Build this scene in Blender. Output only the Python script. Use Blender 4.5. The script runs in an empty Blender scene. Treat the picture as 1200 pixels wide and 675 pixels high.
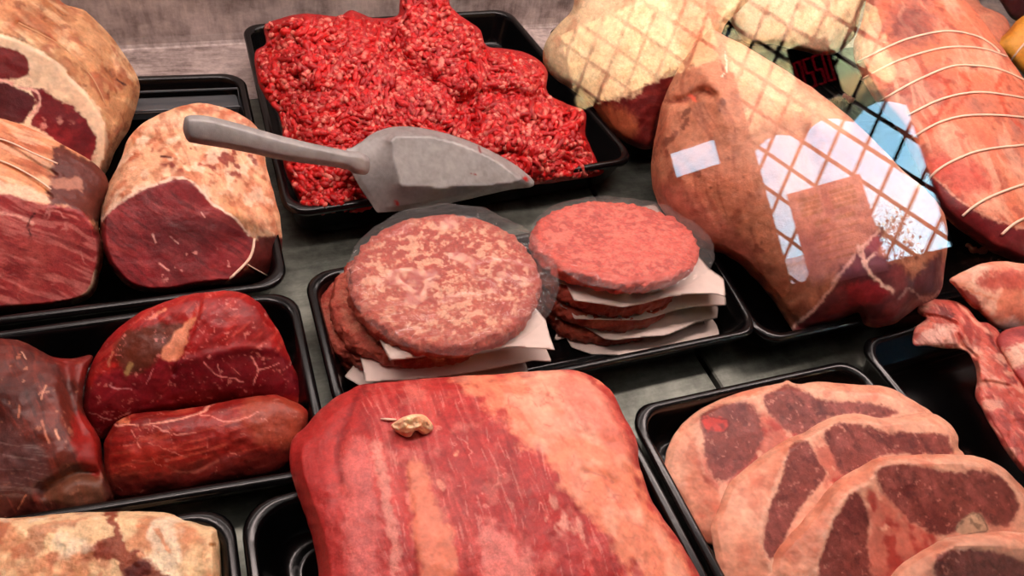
import bpy, math, random
import numpy as np
random.seed(7)
C = bpy.context.scene.collection
# ------------------------------------------------------------------ camera
F = 780.0; H = 0.36; CX, CY = 600.0, 337.5
def nz(v): return v / np.linalg.norm(v)
_a = np.array([125 - CX, 666 + CY, -F]); _b = np.array([2500 - CX, CY, -F])
AY = nz(_a); AX = nz(_b - AY * np.dot(_b, AY)); AZ = np.cross(AX, AY)
R = np.array([AX, AY, AZ])
CAM = np.array([0, 0, H])
cd = bpy.data.cameras.new('camera'); cam = bpy.data.objects.new('camera', cd); C.objects.link(cam)
from mathutils import Matrix, Vector
cam.matrix_world = Matrix([list(R[0]) + [0], list(R[1]) + [0], list(R[2]) + [H], [0, 0, 0, 1]])
cd.sensor_width = 36; cd.lens = 36 * F / 1200; cd.clip_start = 0.01; cd.clip_end = 200
bpy.context.scene.camera = cam
def ray(px, py):
    px = np.asarray(px, float); py = np.asarray(py, float)
    v = np.stack([(px - CX) / F, -(py - CY) / F, -np.ones_like(px)], -1)
    return v @ R.T
def P(px, py, z):
    r = ray(px, py); t = (z - H) / r[2]; return CAM + r * t
# ------------------------------------------------------------------ noise
def _h(ix, iy, iz, s):
    n = (ix.astype(np.uint32) * np.uint32(374761393) + iy.astype(np.uint32) * np.uint32(668265263)
         + iz.astype(np.uint32) * np.uint32(2147483647) + np.uint32((s * 974634777) & 0xffffffff))
    n = (n ^ (n >> np.uint32(13))) * np.uint32(1274126177)
    n = n ^ (n >> np.uint32(16))
    return (n & np.uint32(0xffff)).astype(float) / 65535.0
def vnoise(p, s=0):
    i = np.floor(p).astype(np.int64); f = p - i; f = f * f * (3 - 2 * f); i = i + 100000
    out = 0
    for dx in (0, 1):
        for dy in (0, 1):
            for dz in (0, 1):
                w = (f[:, 0] if dx else 1 - f[:, 0]) * (f[:, 1] if dy else 1 - f[:, 1]) * (f[:, 2] if dz else 1 - f[:, 2])
                out = out + w * _h(i[:, 0] + dx, i[:, 1] + dy, i[:, 2] + dz, s)
    return out * 2 - 1
ROT = np.array([[.8, .6, 0], [-.48, .64, .6], [.36, -.48, .8]])
def fbm(p, s=0, o=3):
    r = 0; a = 1; t = 0; q = p
    for k in range(o):
        r = r + a * vnoise(q, s + k); t += a; a *= .5; q = (q @ ROT) * 2.03 + 11.3
    return r / t * 1.5
# ------------------------------------------------------------------ 2D helpers
def smooth_closed(pts, n=8):
    pts = np.array(pts, float); N = len(pts); out = []
    for i in range(N):
        p0, p1, p2, p3 = pts[i - 1], pts[i], pts[(i + 1) % N], pts[(i + 2) % N]
        for k in range(n):
            t = k / n
            out.append(.5 * ((2 * p1) + (-p0 + p2) * t + (2 * p0 - 5 * p1 + 4 * p2 - p3) * t * t + (-p0 + 3 * p1 - 3 * p2 + p3) * t ** 3))
    return np.array(out)
def smooth_open(pts, n=8):
    pts = [np.array(p, float) for p in pts]; pts = [2 * pts[0] - pts[1]] + pts + [2 * pts[-1] - pts[-2]]; out = []
    for i in range(1, len(pts) - 2):
        p0, p1, p2, p3 = pts[i - 1], pts[i], pts[i + 1], pts[i + 2]
        for k in range(n):
            t = k / n
            out.append(.5 * ((2 * p1) + (-p0 + p2) * t + (2 * p0 - 5 * p1 + 4 * p2 - p3) * t * t + (-p0 + 3 * p1 - 3 * p2 + p3) * t ** 3))
    out.append(pts[-2]); return np.array(out)
def inside(x, y, poly):
    x1, y1 = poly[:, 0], poly[:, 1]; x2, y2 = np.roll(x1, -1), np.roll(y1, -1)
    r = np.zeros(x.shape, bool)
    for a, b, c, d in zip(x1, y1, x2, y2):
        if b == d: continue
        m = ((b > y) != (d > y)) & (x < (c - a) * (y - b) / (d - b) + a)
        r ^= m
    return r
def segdist(x, y, pl, closed=True, near=False):
    best = np.full(x.shape, 1e9); nx = np.zeros(x.shape); ny = np.zeros(x.shape)
    N = len(pl)
    for i in range(N if closed else N - 1):
        a = pl[i]; b = pl[(i + 1) % N]; d = b - a; L = d @ d
        if L < 1e-12: continue
        t = np.clip(((x - a[0]) * d[0] + (y - a[1]) * d[1]) / L, 0, 1)
        qx = a[0] + t * d[0]; qy = a[1] + t * d[1]; D = np.hypot(x - qx, y - qy)
        m = D < best; best = np.where(m, D, best)
        if near: nx = np.where(m, qx, nx); ny = np.where(m, qy, ny)
    return (best, nx, ny) if near else best
def sdist(x, y, poly):
    d = segdist(x, y, poly); return np.where(inside(x, y, poly), d, -d)
def ss(a, b, x):
    t = np.clip((x - a) / (b - a), 0, 1); return t * t * (3 - 2 * t)
def lin(c):
    c = np.array(c, float) / 255; return np.where(c <= .04045, c / 12.92, ((c + .055) / 1.055) ** 2.4)
def tf(ox, oy, s):
    return lambda *p: [(ox + a / s, oy + b / s) for a, b in zip(p[0::2], p[1::2])]
# ------------------------------------------------------------------ objects
def tag(o, label=None, cat=None, group=None, kind=None):
    if label: o['label'] = label
    if cat: o['category'] = cat
    if group: o['group'] = group
    if kind: o['kind'] = kind
    return o
def empty(name, loc, label=None, cat=None, group=None, kind=None):
    o = bpy.data.objects.new(name, None); C.objects.link(o); o.location = Vector(loc); o.empty_display_size = .02
    return tag(o, label, cat, group, kind)
def mesh_obj(name, V, Fc, mat, parent=None, origin=None, col=None, smooth=True, label=None):
    V = np.asarray(V, float)
    org = np.zeros(3)
    if parent is not None: org = np.array(parent.matrix_basis.translation) if parent.parent is None else np.array(parent.matrix_basis.translation) + np.array(parent.parent.matrix_basis.translation)
    elif origin is not None: org = np.array(origin, float)
    me = bpy.data.meshes.new(name)
    if isinstance(Fc, np.ndarray):
        k = Fc.shape[1]; me.vertices.add(len(V)); me.vertices.foreach_set('co', (V - org).ravel())
        me.loops.add(Fc.size); me.loops.foreach_set('vertex_index', Fc.ravel().astype(np.int32))
        me.polygons.add(len(Fc)); me.polygons.foreach_set('loop_start', np.arange(0, Fc.size, k, dtype=np.int32))
        me.update(calc_edges=True)
    else:
        me.from_pydata([tuple(v) for v in (V - org)], [], [tuple(f) for f in Fc]); me.update()
    me.validate()
    if smooth: me.polygons.foreach_set('use_smooth', [True] * len(me.polygons))
    if col is not None:
        a = me.attributes.new('Col', 'FLOAT_COLOR', 'POINT')
        cc = np.ones((len(V), 4)); cc[:, :3] = col; a.data.foreach_set('color', cc.ravel().astype(np.float32))
    me.materials.append(mat)
    o = bpy.data.objects.new(name, me); C.objects.link(o)
    if parent is not None: o.parent = parent
    else: o.location = Vector(org)
    if label: o['label'] = label
    return o
def tube_geo(pts, rad, n=8, cap=True):
    pts = np.array(pts, float); N = len(pts); T = np.gradient(pts, axis=0); T /= np.linalg.norm(T, axis=1)[:, None] + 1e-12
    up = np.array([0, 0, 1.]) if abs(T[0][2]) < .9 else np.array([1., 0, 0])
    V = []; rad = np.broadcast_to(rad, (N,))
    for i in range(N):
        s = np.cross(T[i], up); s /= np.linalg.norm(s) + 1e-12; u = np.cross(s, T[i]); up = u
        for k in range(n):
            a = 2 * math.pi * k / n; V.append(pts[i] + rad[i] * (math.cos(a) * s + math.sin(a) * u))
    Fc = [(i * n + k, i * n + (k + 1) % n, (i + 1) * n + (k + 1) % n, (i + 1) * n + k) for i in range(N - 1) for k in range(n)]
    if cap: Fc += [tuple(range(n))[::-1], tuple((N - 1) * n + k for k in range(n))]
    return V, Fc
def box_geo(x0, x1, y0, y1, z0, z1, fr=None):
    V = [np.array((x, y, z), float) for x in (x0, x1) for y in (y0, y1) for z in (z0, z1)]
    if fr: V = [fr(v) for v in V]
    return V, [(0, 1, 3, 2), (4, 6, 7, 5), (0, 4, 5, 1), (2, 3, 7, 6), (0, 2, 6, 4), (1, 5, 7, 3)]
def join(gs):
    V = []; Fc = []
    for v, f in gs:
        o = len(V); V += list(v); Fc += [tuple(i + o for i in q) for q in f]
    return V, Fc
# ------------------------------------------------------------------ materials
class N:
    def __init__(s, name):
        s.m = bpy.data.materials.new(name); s.m.use_nodes = True; s.t = s.m.node_tree; s.t.nodes.clear()
        s.out = s.n('ShaderNodeOutputMaterial')
    def n(s, t, **k):
        x = s.t.nodes.new(t)
        for a, b in k.items(): setattr(x, a, b)
        return x
    def l(s, a, b): s.t.links.new(a, b)
def meat_mat(name, rough=.42, bump=.35, scale=260, var=.22, aniso=(1, 1, 1), sss=.12, gain=1.0, spec=.5, coat=.0, contrast=1.0):
    g = N(name); p = g.n('ShaderNodeBsdfPrincipled'); g.l(p.outputs[0], g.out.inputs[0])
    at = g.n('ShaderNodeAttribute', attribute_name='Col'); tc = g.n('ShaderNodeTexCoord')
    mp = g.n('ShaderNodeMapping'); mp.inputs['Scale'].default_value = aniso; g.l(tc.outputs['Object'], mp.inputs[0])
    n1 = g.n('ShaderNodeTexNoise'); n1.inputs['Scale'].default_value = scale; n1.inputs['Detail'].default_value = 6; n1.inputs['Roughness'].default_value = .65
    g.l(mp.outputs[0], n1.inputs['Vector'])
    mr = g.n('ShaderNodeMapRange'); mr.inputs[1].default_value = .25; mr.inputs[2].default_value = .75; mr.inputs[3].default_value = (1 - var) * gain; mr.inputs[4].default_value = (1 + var) * gain
    g.l(n1.outputs[0], mr.inputs[0])
    n3 = g.n('ShaderNodeTexNoise'); n3.inputs['Scale'].default_value = scale * 3.2; n3.inputs['Detail'].default_value = 4; n3.inputs['Roughness'].default_value = .7; g.l(mp.outputs[0], n3.inputs['Vector'])
    m3 = g.n('ShaderNodeMapRange'); m3.inputs[1].default_value = .3; m3.inputs[2].default_value = .7; m3.inputs[3].default_value = 1 - var * .9; m3.inputs[4].default_value = 1 + var * .9; g.l(n3.outputs[0], m3.inputs[0])
    mm = g.n('ShaderNodeMath', operation='MULTIPLY'); g.l(mr.outputs[0], mm.inputs[0]); g.l(m3.outputs[0], mm.inputs[1])
    vm = g.n('ShaderNodeVectorMath', operation='SCALE'); g.l(at.outputs['Color'], vm.inputs[0]); g.l(mm.outputs[0], vm.inputs['Scale'])
    g.l(vm.outputs[0], p.inputs['Base Color'])
    n2 = g.n('ShaderNodeTexNoise'); n2.inputs['Scale'].default_value = scale * .45; n2.inputs['Detail'].default_value = 4; g.l(mp.outputs[0], n2.inputs['Vector'])
    r2 = g.n('ShaderNodeMapRange'); r2.inputs[1].default_value = .3; r2.inputs[2].default_value = .7; r2.inputs[3].default_value = max(.05, rough - .1); r2.inputs[4].default_value = rough + .12
    g.l(n2.outputs[0], r2.inputs[0]); g.l(r2.outputs[0], p.inputs['Roughness'])
    b = g.n('ShaderNodeBump'); b.inputs['Strength'].default_value = bump; b.inputs['Distance'].default_value = .0012
    ad = g.n('ShaderNodeMath', operation='MULTIPLY_ADD'); g.l(n3.outputs[0], ad.inputs[0]); ad.inputs[1].default_value = .4; g.l(n1.outputs[0], ad.inputs[2]); g.l(ad.outputs[0], b.inputs['Height']); g.l(b.outputs[0], p.inputs['Normal'])
    p.inputs['Specular IOR Level'].default_value = spec
    p.inputs['Coat Weight'].default_value = coat; p.inputs['Coat Roughness'].default_value = .25
    if sss:
        p.inputs['Subsurface Weight'].default_value = sss; p.inputs['Subsurface Radius'].default_value = (1, .35, .25); p.inputs['Subsurface Scale'].default_value = .004
    return g.m
def plain(name, col, rough=.5, metal=0, bump=0, scale=300, spec=.5, var=0, coat=0, emis=None, alpha=None, trans=0):
    g = N(name); p = g.n('ShaderNodeBsdfPrincipled'); g.l(p.outputs[0], g.out.inputs[0])
    p.inputs['Base Color'].default_value = (*lin(col), 1); p.inputs['Roughness'].default_value = rough; p.inputs['Metallic'].default_value = metal
    p.inputs['Specular IOR Level'].default_value = spec; p.inputs['Coat Weight'].default_value = coat; p.inputs['Coat Roughness'].default_value = .08
    if bump or var:
        tc = g.n('ShaderNodeTexCoord'); n = g.n('ShaderNodeTexNoise'); n.inputs['Scale'].default_value = scale; n.inputs['Detail'].default_value = 5
        g.l(tc.outputs['Object'], n.inputs['Vector'])
        if bump:
            b = g.n('ShaderNodeBump'); b.inputs['Strength'].default_value = bump; b.inputs['Distance'].default_value = .0006
            g.l(n.outputs[0], b.inputs['Height']); g.l(b.outputs[0], p.inputs['Normal'])
        if var:
            mr = g.n('ShaderNodeMapRange'); mr.inputs[3].default_value = 1 - var; mr.inputs[4].default_value = 1 + var; g.l(n.outputs[0], mr.inputs[0])
            rgb = g.n('ShaderNodeRGB'); rgb.outputs[0].default_value = (*lin(col), 1)
            vm = g.n('ShaderNodeVectorMath', operation='SCALE'); g.l(rgb.outputs[0], vm.inputs[0]); g.l(mr.outputs[0], vm.inputs['Scale']); g.l(vm.outputs[0], p.inputs['Base Color'])
    if emis:
        p.inputs['Emission Color'].default_value = (*lin(emis[0]), 1); p.inputs['Emission Strength'].default_value = emis[1]
    return g.m
def steel_mat(name, base, dark, rough=.4, metal=.75, stain=.55):
    g = N(name); p = g.n('ShaderNodeBsdfPrincipled'); g.l(p.outputs[0], g.out.inputs[0]); tc = g.n('ShaderNodeTexCoord')
    def noise(sc, s3, d=6):
        mp = g.n('ShaderNodeMapping'); mp.inputs['Scale'].default_value = s3; g.l(tc.outputs['Object'], mp.inputs[0])
        n = g.n('ShaderNodeTexNoise'); n.inputs['Scale'].default_value = sc; n.inputs['Detail'].default_value = d; n.inputs['Roughness'].default_value = .7; g.l(mp.outputs[0], n.inputs['Vector']); return n
    a = noise(14, (1, 1, 1)); b = noise(60, (.35, 3, 1)); c = noise(30, (4, 4, .8))
    r1 = g.n('ShaderNodeValToRGB'); r1.color_ramp.elements[0].position = .3; r1.color_ramp.elements[1].position = .68
    r1.color_ramp.elements[0].color = (*lin(dark), 1); r1.color_ramp.elements[1].color = (*lin(base), 1)
    m = g.n('ShaderNodeMath', operation='ADD'); g.l(a.outputs[0], m.inputs[0])
    m2 = g.n('ShaderNodeMath', operation='MULTIPLY_ADD'); g.l(b.outputs[0], m2.inputs[0]); m2.inputs[1].default_value = stain; m2.inputs[2].default_value = -stain * .5; g.l(m2.outputs[0], m.inputs[1])
    m3 = g.n('ShaderNodeMath', operation='MULTIPLY_ADD'); g.l(c.outputs[0], m3.inputs[0]); m3.inputs[1].default_value = stain; m3.inputs[2].default_value = -stain * .5
    m4 = g.n('ShaderNodeMath', operation='ADD'); g.l(m.outputs[0], m4.inputs[0]); g.l(m3.outputs[0], m4.inputs[1])
    g.l(m4.outputs[0], r1.inputs[0]); g.l(r1.outputs[0], p.inputs['Base Color'])
    p.inputs['Metallic'].default_value = metal; p.inputs['Roughness'].default_value = rough
    bp = g.n('ShaderNodeBump'); bp.inputs['Strength'].default_value = .15; bp.inputs['Distance'].default_value = .0005; g.l(b.outputs[0], bp.inputs['Height']); g.l(bp.outputs[0], p.inputs['Normal'])
    return g.m
def clear_mat(name, ior=1.5, haze=0., hazecol=(1, 1, 1), rough=.0, bump=0, gloss_gain=1.0):
    g = N(name); tr = g.n('ShaderNodeBsdfTransparent'); gl = g.n('ShaderNodeBsdfGlossy'); gl.inputs['Roughness'].default_value = rough
    fr = g.n('ShaderNodeFresnel'); ge = g.n('ShaderNodeNewGeometry'); im = g.n('ShaderNodeMapRange')   # both faces of the thin sheet reflect alike
    im.inputs[3].default_value = ior; im.inputs[4].default_value = 1 / ior; g.l(ge.outputs['Backfacing'], im.inputs[0]); g.l(im.outputs[0], fr.inputs['IOR'])
    mx = g.n('ShaderNodeMixShader'); g.l(tr.outputs[0], mx.inputs[1]); g.l(gl.outputs[0], mx.inputs[2])
    if gloss_gain != 1:
        mu = g.n('ShaderNodeMath', operation='MULTIPLY'); g.l(fr.outputs[0], mu.inputs[0]); mu.inputs[1].default_value = gloss_gain; mu.use_clamp = True; g.l(mu.outputs[0], mx.inputs[0])
    else: g.l(fr.outputs[0], mx.inputs[0])
    last = mx.outputs[0]
    if haze:
        df = g.n('ShaderNodeBsdfDiffuse'); df.inputs[0].default_value = (*hazecol, 1)
        m2 = g.n('ShaderNodeMixShader'); m2.inputs[0].default_value = haze; g.l(last, m2.inputs[1]); g.l(df.outputs[0], m2.inputs[2]); last = m2.outputs[0]
    if bump:
        tc = g.n('ShaderNodeTexCoord'); n = g.n('ShaderNodeTexNoise'); n.inputs['Scale'].default_value = 45; n.inputs['Detail'].default_value = 2; n.inputs['Distortion'].default_value = 1.5
        g.l(tc.outputs['Object'], n.inputs['Vector'])
        b = g.n('ShaderNodeBump'); b.inputs['Strength'].default_value = bump; b.inputs['Distance'].default_value = .003; g.l(n.outputs[0], b.inputs['Height'])
        g.l(b.outputs[0], gl.inputs['Normal']); g.l(b.outputs[0], fr.inputs['Normal'])
    g.l(last, g.out.inputs[0]); return g.m
M = {}
M['lean'] = meat_mat('lean_meat', .44, .3, 330, .2, sss=.08, spec=.32, coat=.03)
M['wet'] = meat_mat('moist_meat', .40, .28, 260, .2, sss=.08, spec=.32, coat=.05)
M['fat'] = meat_mat('fat', .5, .55, 240, .16, sss=.2, spec=.3)
M['rim'] = meat_mat('creamy_fat', .45, .25, 180, .08, sss=.2, spec=.32)
M['mince'] = meat_mat('minced_meat', .40, .5, 420, .3, sss=.1, spec=.4, coat=.05)
M['patty'] = meat_mat('patty_meat', .5, 1.0, 420, .34, sss=.1, spec=.35, coat=.04)
M['black'] = plain('black_plastic', (5, 5, 6), .24, 0, .04, 500, .32, coat=.12)
M['deck'] = steel_mat('deck_steel', (132, 136, 126), (76, 80, 73), .42, .6, .5)
M['back'] = steel_mat('worn_steel', (214, 196, 190), (120, 104, 100), .5, .3, .55)
M['alu'] = plain('cast_aluminium', (168, 164, 162), .5, .35, .3, 1800, .5, .15)
M['twine'] = plain('pale_twine', (240, 205, 180), .7, 0, .3, 2000)
M['paper'] = plain('greaseproof_paper', (214, 194, 184), .6, 0, .35, 160, .3, .1)
M['film'] = clear_mat('clear_film', 1.35, .02, (1, .95, .93), .14, .03, .4)
M['glass'] = clear_mat('case_glass', 1.5, 0, gloss_gain=1.0)
# ------------------------------------------------------------------ the lump builder: a traced outline at its own place, given real depth
def sample(G, gx0, gy0, cs, x, y):
    fx = np.clip((x - gx0) / cs, 0, G.shape[1] - 1.001); fy = np.clip((y - gy0) / cs, 0, G.shape[0] - 1.001)
    ix = fx.astype(int); iy = fy.astype(int); ax = fx - ix; ay = fy - iy
    return (G[iy, ix] * (1 - ax) + G[iy, ix + 1] * ax) * (1 - ay) + (G[iy + 1, ix] * (1 - ax) + G[iy + 1, ix + 1] * ax) * ay
def relax(U, free, rhs, it):
    for k in range(it):
        A = .25 * (np.roll(U, 1, 0) + np.roll(U, -1, 0) + np.roll(U, 1, 1) + np.roll(U, -1, 1)) + rhs
        U = np.where(free, A, U)
    return U
class Lump: pass
def lump(name, outline, zs, front, back, paint, base, mat, parts=(), plateau=None, pw=.5, step=1.35, grooves=(), amp=.0012, freq=55, floor=.0075,
         label=None, cat=None, group=None, seed=1, smooth=True, edge_jit=.8, fine=.0, kind=None, parent=None, shell=0, offs=0.):
    """parts: (part name, polygon or None, material, label)."""
    o = smooth_closed(outline) if smooth else np.array(outline, float)
    if edge_jit:
        q = np.column_stack([o / 14., np.zeros(len(o)) + seed]); o = o + edge_jit * np.column_stack([fbm(q, seed + 3), fbm(q, seed + 9)])
    (p1, z1), (p2, z2), (p3, z3) = zs
    A, B, D = P(*p1, z1), P(*p2, z2), P(*p3, z3); n = nz(np.cross(B - A, D - A))
    x0, y0 = o.min(0) - 4; x1, y1 = o.max(0) + 4
    # coarse solve
    cs = max(x1 - x0, y1 - y0) / 84.; gx, gy = np.meshgrid(np.arange(x0, x1 + 2 * cs, cs), np.arange(y0, y1 + 2 * cs, cs))
    ins = inside(gx, gy, o); U = np.zeros(gx.shape)
    if plateau:
        fix = np.zeros(gx.shape, bool)
        for poly, val in plateau:
            m = inside(gx, gy, np.array(poly, float)) & ins; U[m] = val; fix |= m
        U = relax(U, ins & ~fix, 0., 900); U = np.clip(U, 0, None) ** pw
    else:
        U = relax(U, ins, 1e-3, 1400); U = (U / U.max()) ** pw
    Ub = relax(np.zeros(gx.shape), ins, 1e-3, 1000); Ub = (Ub / Ub.max()) ** .4
    # fine grid
    xs = np.arange(x0, x1 + step, step); ys = np.arange(y0, y1 + step, step); X, Y = np.meshgrid(xs, ys)
    cx = .5 * (X[:-1, :-1] + X[1:, 1:]); cy = .5 * (Y[:-1, :-1] + Y[1:, 1:]); cell = inside(cx, cy, o)
    use = np.zeros(X.shape, bool); use[:-1, :-1] |= cell; use[1:, :-1] |= cell; use[:-1, 1:] |= cell; use[1:, 1:] |= cell
    allc = np.ones(X.shape, bool); allc[0, :] = allc[-1, :] = allc[:, 0] = allc[:, -1] = False
    allc[1:-1, 1:-1] = cell[:-1, :-1] & cell[1:, :-1] & cell[:-1, 1:] & cell[1:, 1:]
    rim = use & ~allc; idx = -np.ones(X.shape, int); idx[use] = np.arange(use.sum())
    px = X[use].copy(); py = Y[use].copy(); rm = rim[use]
    d, nx_, ny_ = segdist(px[rm], py[rm], o, True, True); px[rm] = nx_; py[rm] = ny_
    dd = np.zeros(len(px)); dd[~rm] = segdist(px[~rm], py[~rm], o)
    h = sample(U, x0, y0, cs, px, py); hb = sample(Ub, x0, y0, cs, px, py)
    ef = ss(0, 2.2 * cs, dd); h = h * np.where(dd < 2.2 * cs, np.sqrt(np.clip(dd / (2.2 * cs), 0, 1)), 1); hb = hb * np.sqrt(np.clip(dd / (2.2 * cs), 0, 1))
    h[rm] = 0; hb[rm] = 0
    r = ray(px, py); t0 = ((A - CAM) @ n) / (r @ n); tfl = (floor - H) / np.where(r[:, 2] < -1e-3, r[:, 2], -1e-3)
    t0 = np.minimum(t0, tfl)
    tF = t0 - front * h
    for pl, w, dp in grooves:
        g = segdist(px, py, smooth_open(pl), False); tF = tF + dp * np.exp(-(g / w) ** 2) * ef
    w0 = CAM + r * tF[:, None]
    pm = 1 - .7 * ss(.9, .995, h) if plateau else 1.
    if amp: tF = tF - amp * fbm(w0 * freq, seed, 4) * ef * pm
    if fine: tF = tF - fine * fbm(w0 * freq * 7, seed + 5, 3) * ef
    tF = np.minimum(tF, tfl)
    tB = np.minimum(t0 + back * hb, tfl); tB = np.maximum(tB, tF + 1e-4)
    if shell: tB = tF + shell * np.where(rm, .3, 1)
    VF = CAM + r * tF[:, None]; VB = CAM + r * tB[:, None]
    nF = len(px); bid = np.full(nF, -1); bid[~rm] = nF + np.arange((~rm).sum()); bid[rm] = np.nonzero(rm)[0]
    V = np.vstack([VF, VB[~rm]])
    a, b, c_, d_ = idx[:-1, :-1][cell], idx[:-1, 1:][cell], idx[1:, 1:][cell], idx[1:, :-1][cell]
    FF = np.column_stack([a, d_, c_, b]); FB = bid[np.column_stack([a, b, c_, d_])]
    ppx = np.concatenate([px, px[~rm]]); ppy = np.concatenate([py, py[~rm]])
    col = np.tile(lin(base), (len(V), 1)); col = do_paint(col, ppx, ppy, V, paint, seed)
    out = Lump(); out.__dict__.update(px=px, py=py, tF=tF, U=U, o=o)
    FG = np.full(X.shape, np.nan); FG[use] = tF; out.FG = FG; out.x0 = x0; out.y0 = y0; out.step = step; out.floor = floor
    lo = V[:, 2].min(); ctr = V.mean(0); org = (ctr[0], ctr[1], lo)
    FA = np.vstack([FF, FB]); fx = ppx[FA].mean(1); fy = ppy[FA].mean(1); left = np.ones(len(FA), bool)
    if parts:
        root = parent or empty(name, org, label, cat, group, kind); front_face = np.arange(len(FA)) < len(FF)
        for pn, poly, pm, plab in parts:
            m = left.copy()
            if poly is not None:
                polys = poly if isinstance(poly[0][0], (list, tuple, np.ndarray)) else [poly]
                k = np.zeros(len(FA), bool)
                for q in polys: k |= inside(fx, fy, smooth_closed(q, 5))
                m &= k & front_face
            left &= ~m
            if m.sum() == 0: continue
            fa = FA[m]; u, inv = np.unique(fa, return_inverse=True)
            mesh_obj(pn, V[u], inv.reshape(fa.shape), pm, root, col=col[u], label=plab)
        out.root = root
    else:
        out.root = tag(mesh_obj(name, V, FA, mat, parent, origin=org, col=col), label, cat, group, kind)
    return out
def surf(L, x, y, off=0.):
    ix = int(round((x - L.x0) / L.step)); iy = int(round((y - L.y0) / L.step)); best = None
    for rr in list(range(0, 12)) + [20, 40, 80, 160]:
        s = L.FG[max(0, iy - rr):iy + rr + 1, max(0, ix - rr):ix + rr + 1]
        if s.size and np.isfinite(s).any(): best = np.nanmean(s) if rr < 2 else np.nanmin(s); break
    return CAM + ray(x, y) * (best - off)
def do_paint(col, px, py, V, paint, seed):
    for k, L in enumerate(paint):
        kd = L[0]
        if kd == 'poly':      # pts, colour, soft, warp, opacity
            _, pts, c, soft, warp, *op = L
            x = px + warp * fbm(V * 170, seed + k, 4); y = py + warp * fbm(V * 170 + 37, seed + k + 50, 4)
            m = ss(-soft, soft, sdist(x, y, smooth_closed(pts, 4)) + min(soft, 3) * .8 * fbm(V * 700, seed + k + 80, 2))
        elif kd == 'line':    # pts, width, colour, warp, opacity
            _, pts, w, c, warp, *op = L
            x = px + warp * fbm(V * 220, seed + k, 3); y = py + warp * fbm(V * 220 + 37, seed + k + 50, 3)
            dx = segdist(x, y, smooth_open(pts, 4), False); bk = fbm(V * 420, seed + 3 * k, 2); ww = w * (1 + .5 * bk); m = (1 - ss(ww * .3, ww * 1.15, dx)) * ss(-.9, .1, fbm(V * 300, seed + 5 * k, 2) + .25)
        elif kd == 'noise':   # colour, freq, lo, hi, opacity, stretch, polygon
            _, c, fr, lo, hi, *op = L
            st = np.array(op[1]) if len(op) > 1 and op[1] is not None else np.ones(3)
            m = ss(lo, hi, fbm(V * fr * st, seed + 13 * k, 4))
            if len(op) > 2 and op[2] is not None: m = m * ss(-5, 5, sdist(px, py, smooth_closed(op[2], 4)))
        elif kd == 'vein':    # colour, freq, width, opacity, stretch, polygon : thin wandering lines
            _, c, fr, w, *op = L
            st = np.array(op[1]) if len(op) > 1 and op[1] is not None else np.ones(3)
            n = np.abs(fbm(V * fr * st, seed + 17 * k, 3)); m = 1 - ss(w * .4, w, n)
            m = m * ss(0., .4, fbm(V * fr * 1.3, seed + 19 * k, 3))
            if len(op) > 2 and op[2] is not None: m = m * ss(-3, 3, sdist(px, py, smooth_closed(op[2], 4)))
        elif kd == 'fib':     # colour, angle deg (image, y down), length, width, lo, hi, opacity, polygon : muscle grain
            _, c, ang_, ln, wd_, lo, hi, *op = L
            w1 = 9 * fbm(V * 30, seed + 7 * k, 2); a_ = math.radians(ang_); x = px + w1; y = py + 9 * fbm(V * 30 + 50, seed + 7 * k, 2)
            u = x * math.cos(a_) + y * math.sin(a_); v = -x * math.sin(a_) + y * math.cos(a_)
            m = ss(lo, hi, fbm(np.column_stack([u / ln, v / wd_, np.full(len(u), seed + k * 3.3)]), seed + k, 3))
            if len(op) > 1 and op[1] is not None: m = m * ss(-4, 4, sdist(px, py, smooth_closed(op[1], 4)))
        o = op[0] if op else 1.
        m = (m * o)[:, None]; col = col * (1 - m) + lin(c) * m
    f1 = fbm(V * 260, seed + 201, 3); f2 = fbm(V * 75, seed + 205, 3); f3 = fbm(V * 640, seed + 207, 2)
    col = col * (1 + .16 * f1 + .12 * f2 + .10 * f3)[:, None].clip(.5, 1.6)
    return np.clip(col, 0, 1)
def twine(root, L, pts, rad=.0007, off=.0004, name='twine', mat=None, label='pale string'):
    q = smooth_open(pts, 10); w = np.array([surf(L, a, b, off) for a, b in q])
    for _ in range(3): w[1:-1] = (w[:-2] + 2 * w[1:-1] + w[2:]) / 4
    V, Fc = tube_geo(w, rad, 8); return mesh_obj(name, V, Fc, mat or M['twine'], root, label=label)
# ------------------------------------------------------------------ case: deck plates, back panel
fa = math.radians(4.4); U2 = np.array([math.cos(fa), math.sin(fa), 0]); W2 = np.array([-math.sin(fa), math.cos(fa), 0])
seam0 = np.array([-.056, .619, 0])
def plate(name, x0, x1, label):
    def by(x): return .619 + (x + .056) * math.tan(fa)
    n = 24; V = []; Fc = []
    top = [(x0, -.12), (x1, -.12), (x1, by(x1)), (x0, by(x0))]
    V = [(x, y, 0) for x, y in top] + [(x, y, -.003) for x, y in top]
    # bevelled edges
    b = .0012; V2 = [(x + (b if i in (0, 3) else -b), y + (b if i < 2 else -b), .0) for i, (x, y) in enumerate(top)]
    V = V2 + [(x, y, -b) for x, y in top] + [(x, y, -.02) for x, y in top]
    Fc = [(0, 1, 2, 3)] + [(4 + i, 4 + (i + 1) % 4, (i + 1) % 4, i) for i in range(4)] + [(8 + i, 8 + (i + 1) % 4, 4 + (i + 1) % 4, 4 + i) for i in range(4)] + [(11, 10, 9, 8)]
    return tag(mesh_obj(name, V, Fc, M['deck'], None, origin=((x0 + x1) / 2, .25, -.02), smooth=False), label, 'deck plate')
g = (P(820, 418, 0) + P(836, 442, 0)) / 2; gx = float(g[0])
plate('deck_plate', -.75, gx - .0022, 'dull steel deck plate under the trays left of the narrow slot')
plate('deck_plate', gx + .0022, 1.5, 'dull steel deck plate under the trays right of the narrow slot')
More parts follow.
